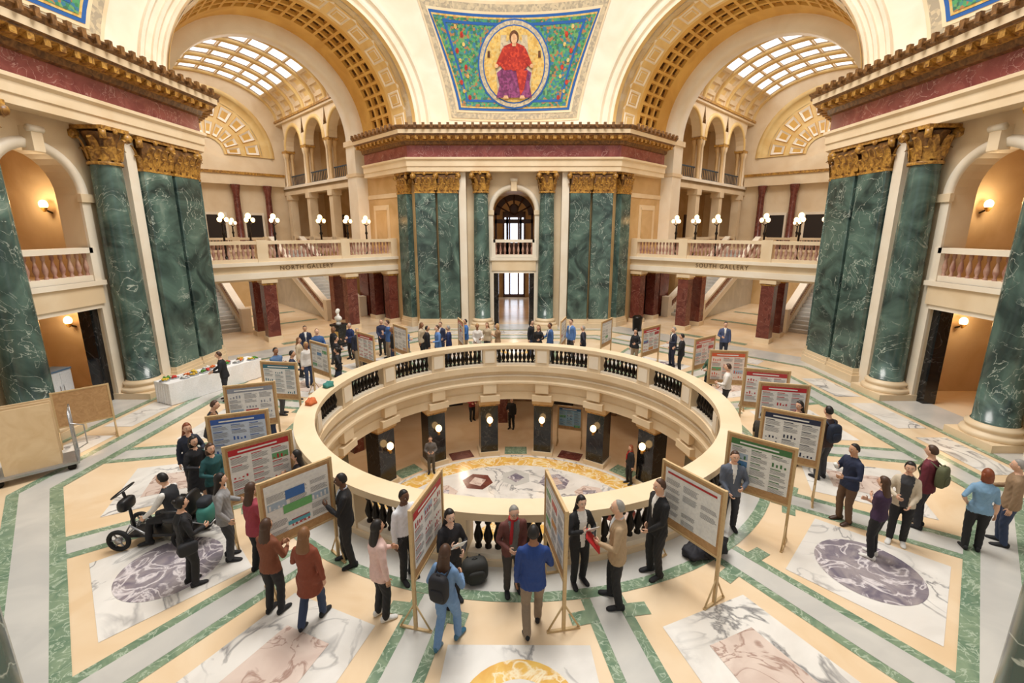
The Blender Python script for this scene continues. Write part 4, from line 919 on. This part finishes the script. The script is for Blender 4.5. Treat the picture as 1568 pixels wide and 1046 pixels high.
oband(10.2,10.42,.012,F_GREEN); oband(10.42,10.9,.012,F_GREY); oband(10.9,11.1,.012,F_GREEN); oband(12.3,12.5,.012,F_GREEN); oband(12.5,14,.012,F_GREY)
for k in range(8):
    F.T=RZ(k*math.pi/4)
    for c in(-2.6,0,2.6):
        F.poly([(c-1.0,11.3),(c+1.0,11.3),(c+1.0,12.15),(c-1.0,12.15)],.006,F_WHITE)
for k in range(2):
    F.T=RZ((1 if k else -1)*math.pi/4)
    for p in(14.5,20,24): F.poly([(-2,p),(2,p),(2,p+.4),(-2,p+.4)],.013,F_GREEN)
F.T=Matrix.Identity(4); F.obj()
# ------------------------------------------------ ring balustrade
Rg=MB('round_balustrade')
Rg.T=Matrix.Translation((CX,CY,0))
def seg(r0,r1,z0,z1,m,n=96): Rg.lathe(0,0,[(r0,z0),(r1,z0),(r1,z1),(r0,z1),(r0,z0)],n,m,False)
seg(5.55,6.0,0,.12,CREAM); seg(5.6,5.95,.12,.22,WHITE); seg(5.62,5.92,.82,.88,WHITE); seg(5.52,6.0,.88,1.02,CREAM)
for k in range(16):
    a=math.pi/2+math.pi/16+k*math.pi/8
    Rg.T=Matrix.Translation((CX,CY,0))@RZ(a)
    Rg.box(5.56,5.98,-.28,.28,.1,.9,CREAM); Rg.box(5.535,5.56,-.2,.2,.28,.78,WHITE); Rg.box(5.98,6.0,-.2,.2,.28,.78,WHITE)
    for j in range(9):
        b=.06+ (math.pi/8-.12)*(j+.5)/9
        Rg.lathe(5.78*math.cos(b),5.78*math.sin(b),[(r*1.15,z*.86) for r,z in BPROF],8,BALB,z=.22)
Rg.T=Matrix.Translation((CX,CY,0))
Rg.lathe(0,0,[(5.55,0.0),(5.55,-.12),(5.68,-.16),(5.68,-.55),(5.6,-.6),(5.6,-.68),(5.85,-.72),(5.85,-1.1),(5.8,-1.12),(5.8,-1.45),(6.9,-1.45),(6.9,-.9)],96,CREAM,False)
Rg.lathe(0,0,[(5.66,-.3),(5.63,-.34),(5.66,-.38)],96,WHITE,False)
for k in range(16):
    Rg.T=Matrix.Translation((CX,CY,0))@RZ(math.pi/2+math.pi/16+k*math.pi/8)
    Rg.box(5.62,5.9,-.28,.28,-1.1,-.6,CREAM); Rg.box(5.6,6.7,-.42,.42,-1.46,-1.2,CREAM)
Rg.obj()
for k in range(16):
    a=math.pi/2+math.pi/16+k*math.pi/8
    P=MB('black_marble_pillar')
    P.box(-.46,.46,-.46,.46,0,.2,CREAM); P.box(-.38,.38,-.38,.38,.2,2.42,BLACK); P.box(-.42,.42,-.42,.42,2.36,2.44,GOLD); P.box(-.46,.46,-.46,.46,2.44,2.68,TAN)
    if math.sin(a)>-.5:
        P.tube((-.38,0,1.55),(-.57,0,1.55),.03,.03,6,GOLD); P.tube((-.57,0,1.5),(-.57,0,1.65),.06,.04,8,GOLD); P.ell((-.57,0,1.78),.13,.13,.15,GLOBE,12,8)
    P.obj((CX+6.35*math.cos(a),CY+6.35*math.sin(a),ZL),a)
LF=MB('floor_lower')
LT=Matrix.Translation((CX,CY,ZL)); LF.T=LT
def lring(r0,r1,z,m,k=64): LF.lathe(0,0,[(r0,z),(r1,z)],k,m,False)
lring(0,14,0,F_PEACH); lring(5.0,5.75,.004,F_YEL); lring(5.75,5.9,.006,F_WHITE); lring(4.85,5.0,.006,F_WHITE); lring(0,4.85,.003,F_WHITE)
for k in range(16):
    LF.T=LT@RZ(k*math.pi/8+math.pi/2)
    m=[F_PINK,REDP,F_GREY,BLACK,F_PINK,F_VIO][(k*5+2)%6]
    LF.poly([(4.0+.62*math.cos(t),.62*math.sin(t)) for t in arc(0,2*math.pi,6)[:-1]],.008,m)
    LF.poly([(4.0+.36*math.cos(t),.36*math.sin(t)) for t in arc(0,2*math.pi,4)[:-1]],.01,F_PINK if k%2 else F_VIO)
    LF.poly([(6.0,-.5),(6.7,-.5),(6.7,.5),(6.0,.5)],.008,REDP if k%2 else F_GREEN)
LF.T=LT; lring(1.9,2.4,.006,F_GREEN); lring(0,1.4,.006,F_YEL)
LF.obj()
LW=MB('wall_lower'); LW.T=Matrix.Translation((CX,CY,0))
LW.lathe(0,0,[(12.5,ZL),(12.5,-1.0)],48,LOWT,False); LW.lathe(0,0,[(6.9,-1.0),(12.5,-1.0)],48,LOWT,False)
for k in range(24):
    LW.T=Matrix.Translation((CX,CY,0))@RZ(k*math.pi/12+.07)
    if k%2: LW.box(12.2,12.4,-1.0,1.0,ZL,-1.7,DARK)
    else: LW.box(11.6,12.4,-.35,.35,ZL,-1.0,LOWT)
    if k%3==0: LW.box(9.4,9.9,-.25,.25,ZL,-1.0,REDP)
LW.obj()
# ------------------------------------------------ lights
w=bpy.data.worlds.new('world'); bpy.context.scene.world=w; w.use_nodes=True
w.node_tree.nodes['Background'].inputs[0].default_value=(1,.98,.95,1); w.node_tree.nodes['Background'].inputs[1].default_value=.66
def area(name,loc,size,power,col=(1,.96,.9),rot=(0,0,0)):
    l=bpy.data.lights.new(name,'AREA'); l.size=size; l.energy=power; l.color=col; o=bpy.data.objects.new(name,l); bpy.context.scene.collection.objects.link(o); o.location=loc; o.rotation_euler=rot; return o
def point(name,loc,power,col=(1,.78,.52),r=.15):
    l=bpy.data.lights.new(name,'POINT'); l.energy=power; l.color=col; l.shadow_soft_size=r; o=bpy.data.objects.new(name,l); bpy.context.scene.collection.objects.link(o); o.location=loc; return o
area('dome_daylight',(0,0,24),10,5200)
for s in(-1,1):
    area('skylight_daylight',(s*19,19,16.4),6,560,(1,.97,.92))
    point('barrel_uplight',(s*11,11,10.5),170,(1,.85,.6),.5)
    point('stair_hall_lamp',(s*12.5,12.5,3.0),35)
    point('niche_sconce_light',(s*15.5,1.6,6.6),42,(1,.74,.42),.12); point('lower_niche_light',(s*15.5,1.6,2.7),28,(1,.74,.42),.12)
for k in range(6):
    a=math.pi/2+(k-2.5)*math.pi/5.2; point('lower_hall_lamp',(CX+9*math.cos(a),CY+9*math.sin(a),-1.6),60,(1,.82,.6))
point('far_passage_lamp',(0,19,7.8),50); point('far_passage_lamp',(0,19,3.0),50,(1,.9,.8))
# ------------------------------------------------ camera
cam=bpy.data.cameras.new('camera'); cam.lens=16; cam.sensor_width=36; cam.shift_y=-.0121; co=bpy.data.objects.new('camera',cam); bpy.context.scene.collection.objects.link(co)
co.location=(.03,-13.5,5.7); co.rotation_euler=(math.radians(90-12.3),0,math.radians(.3)); bpy.context.scene.camera=co
cam.clip_start=.05
bpy.context.scene.view_settings.view_transform='Standard'
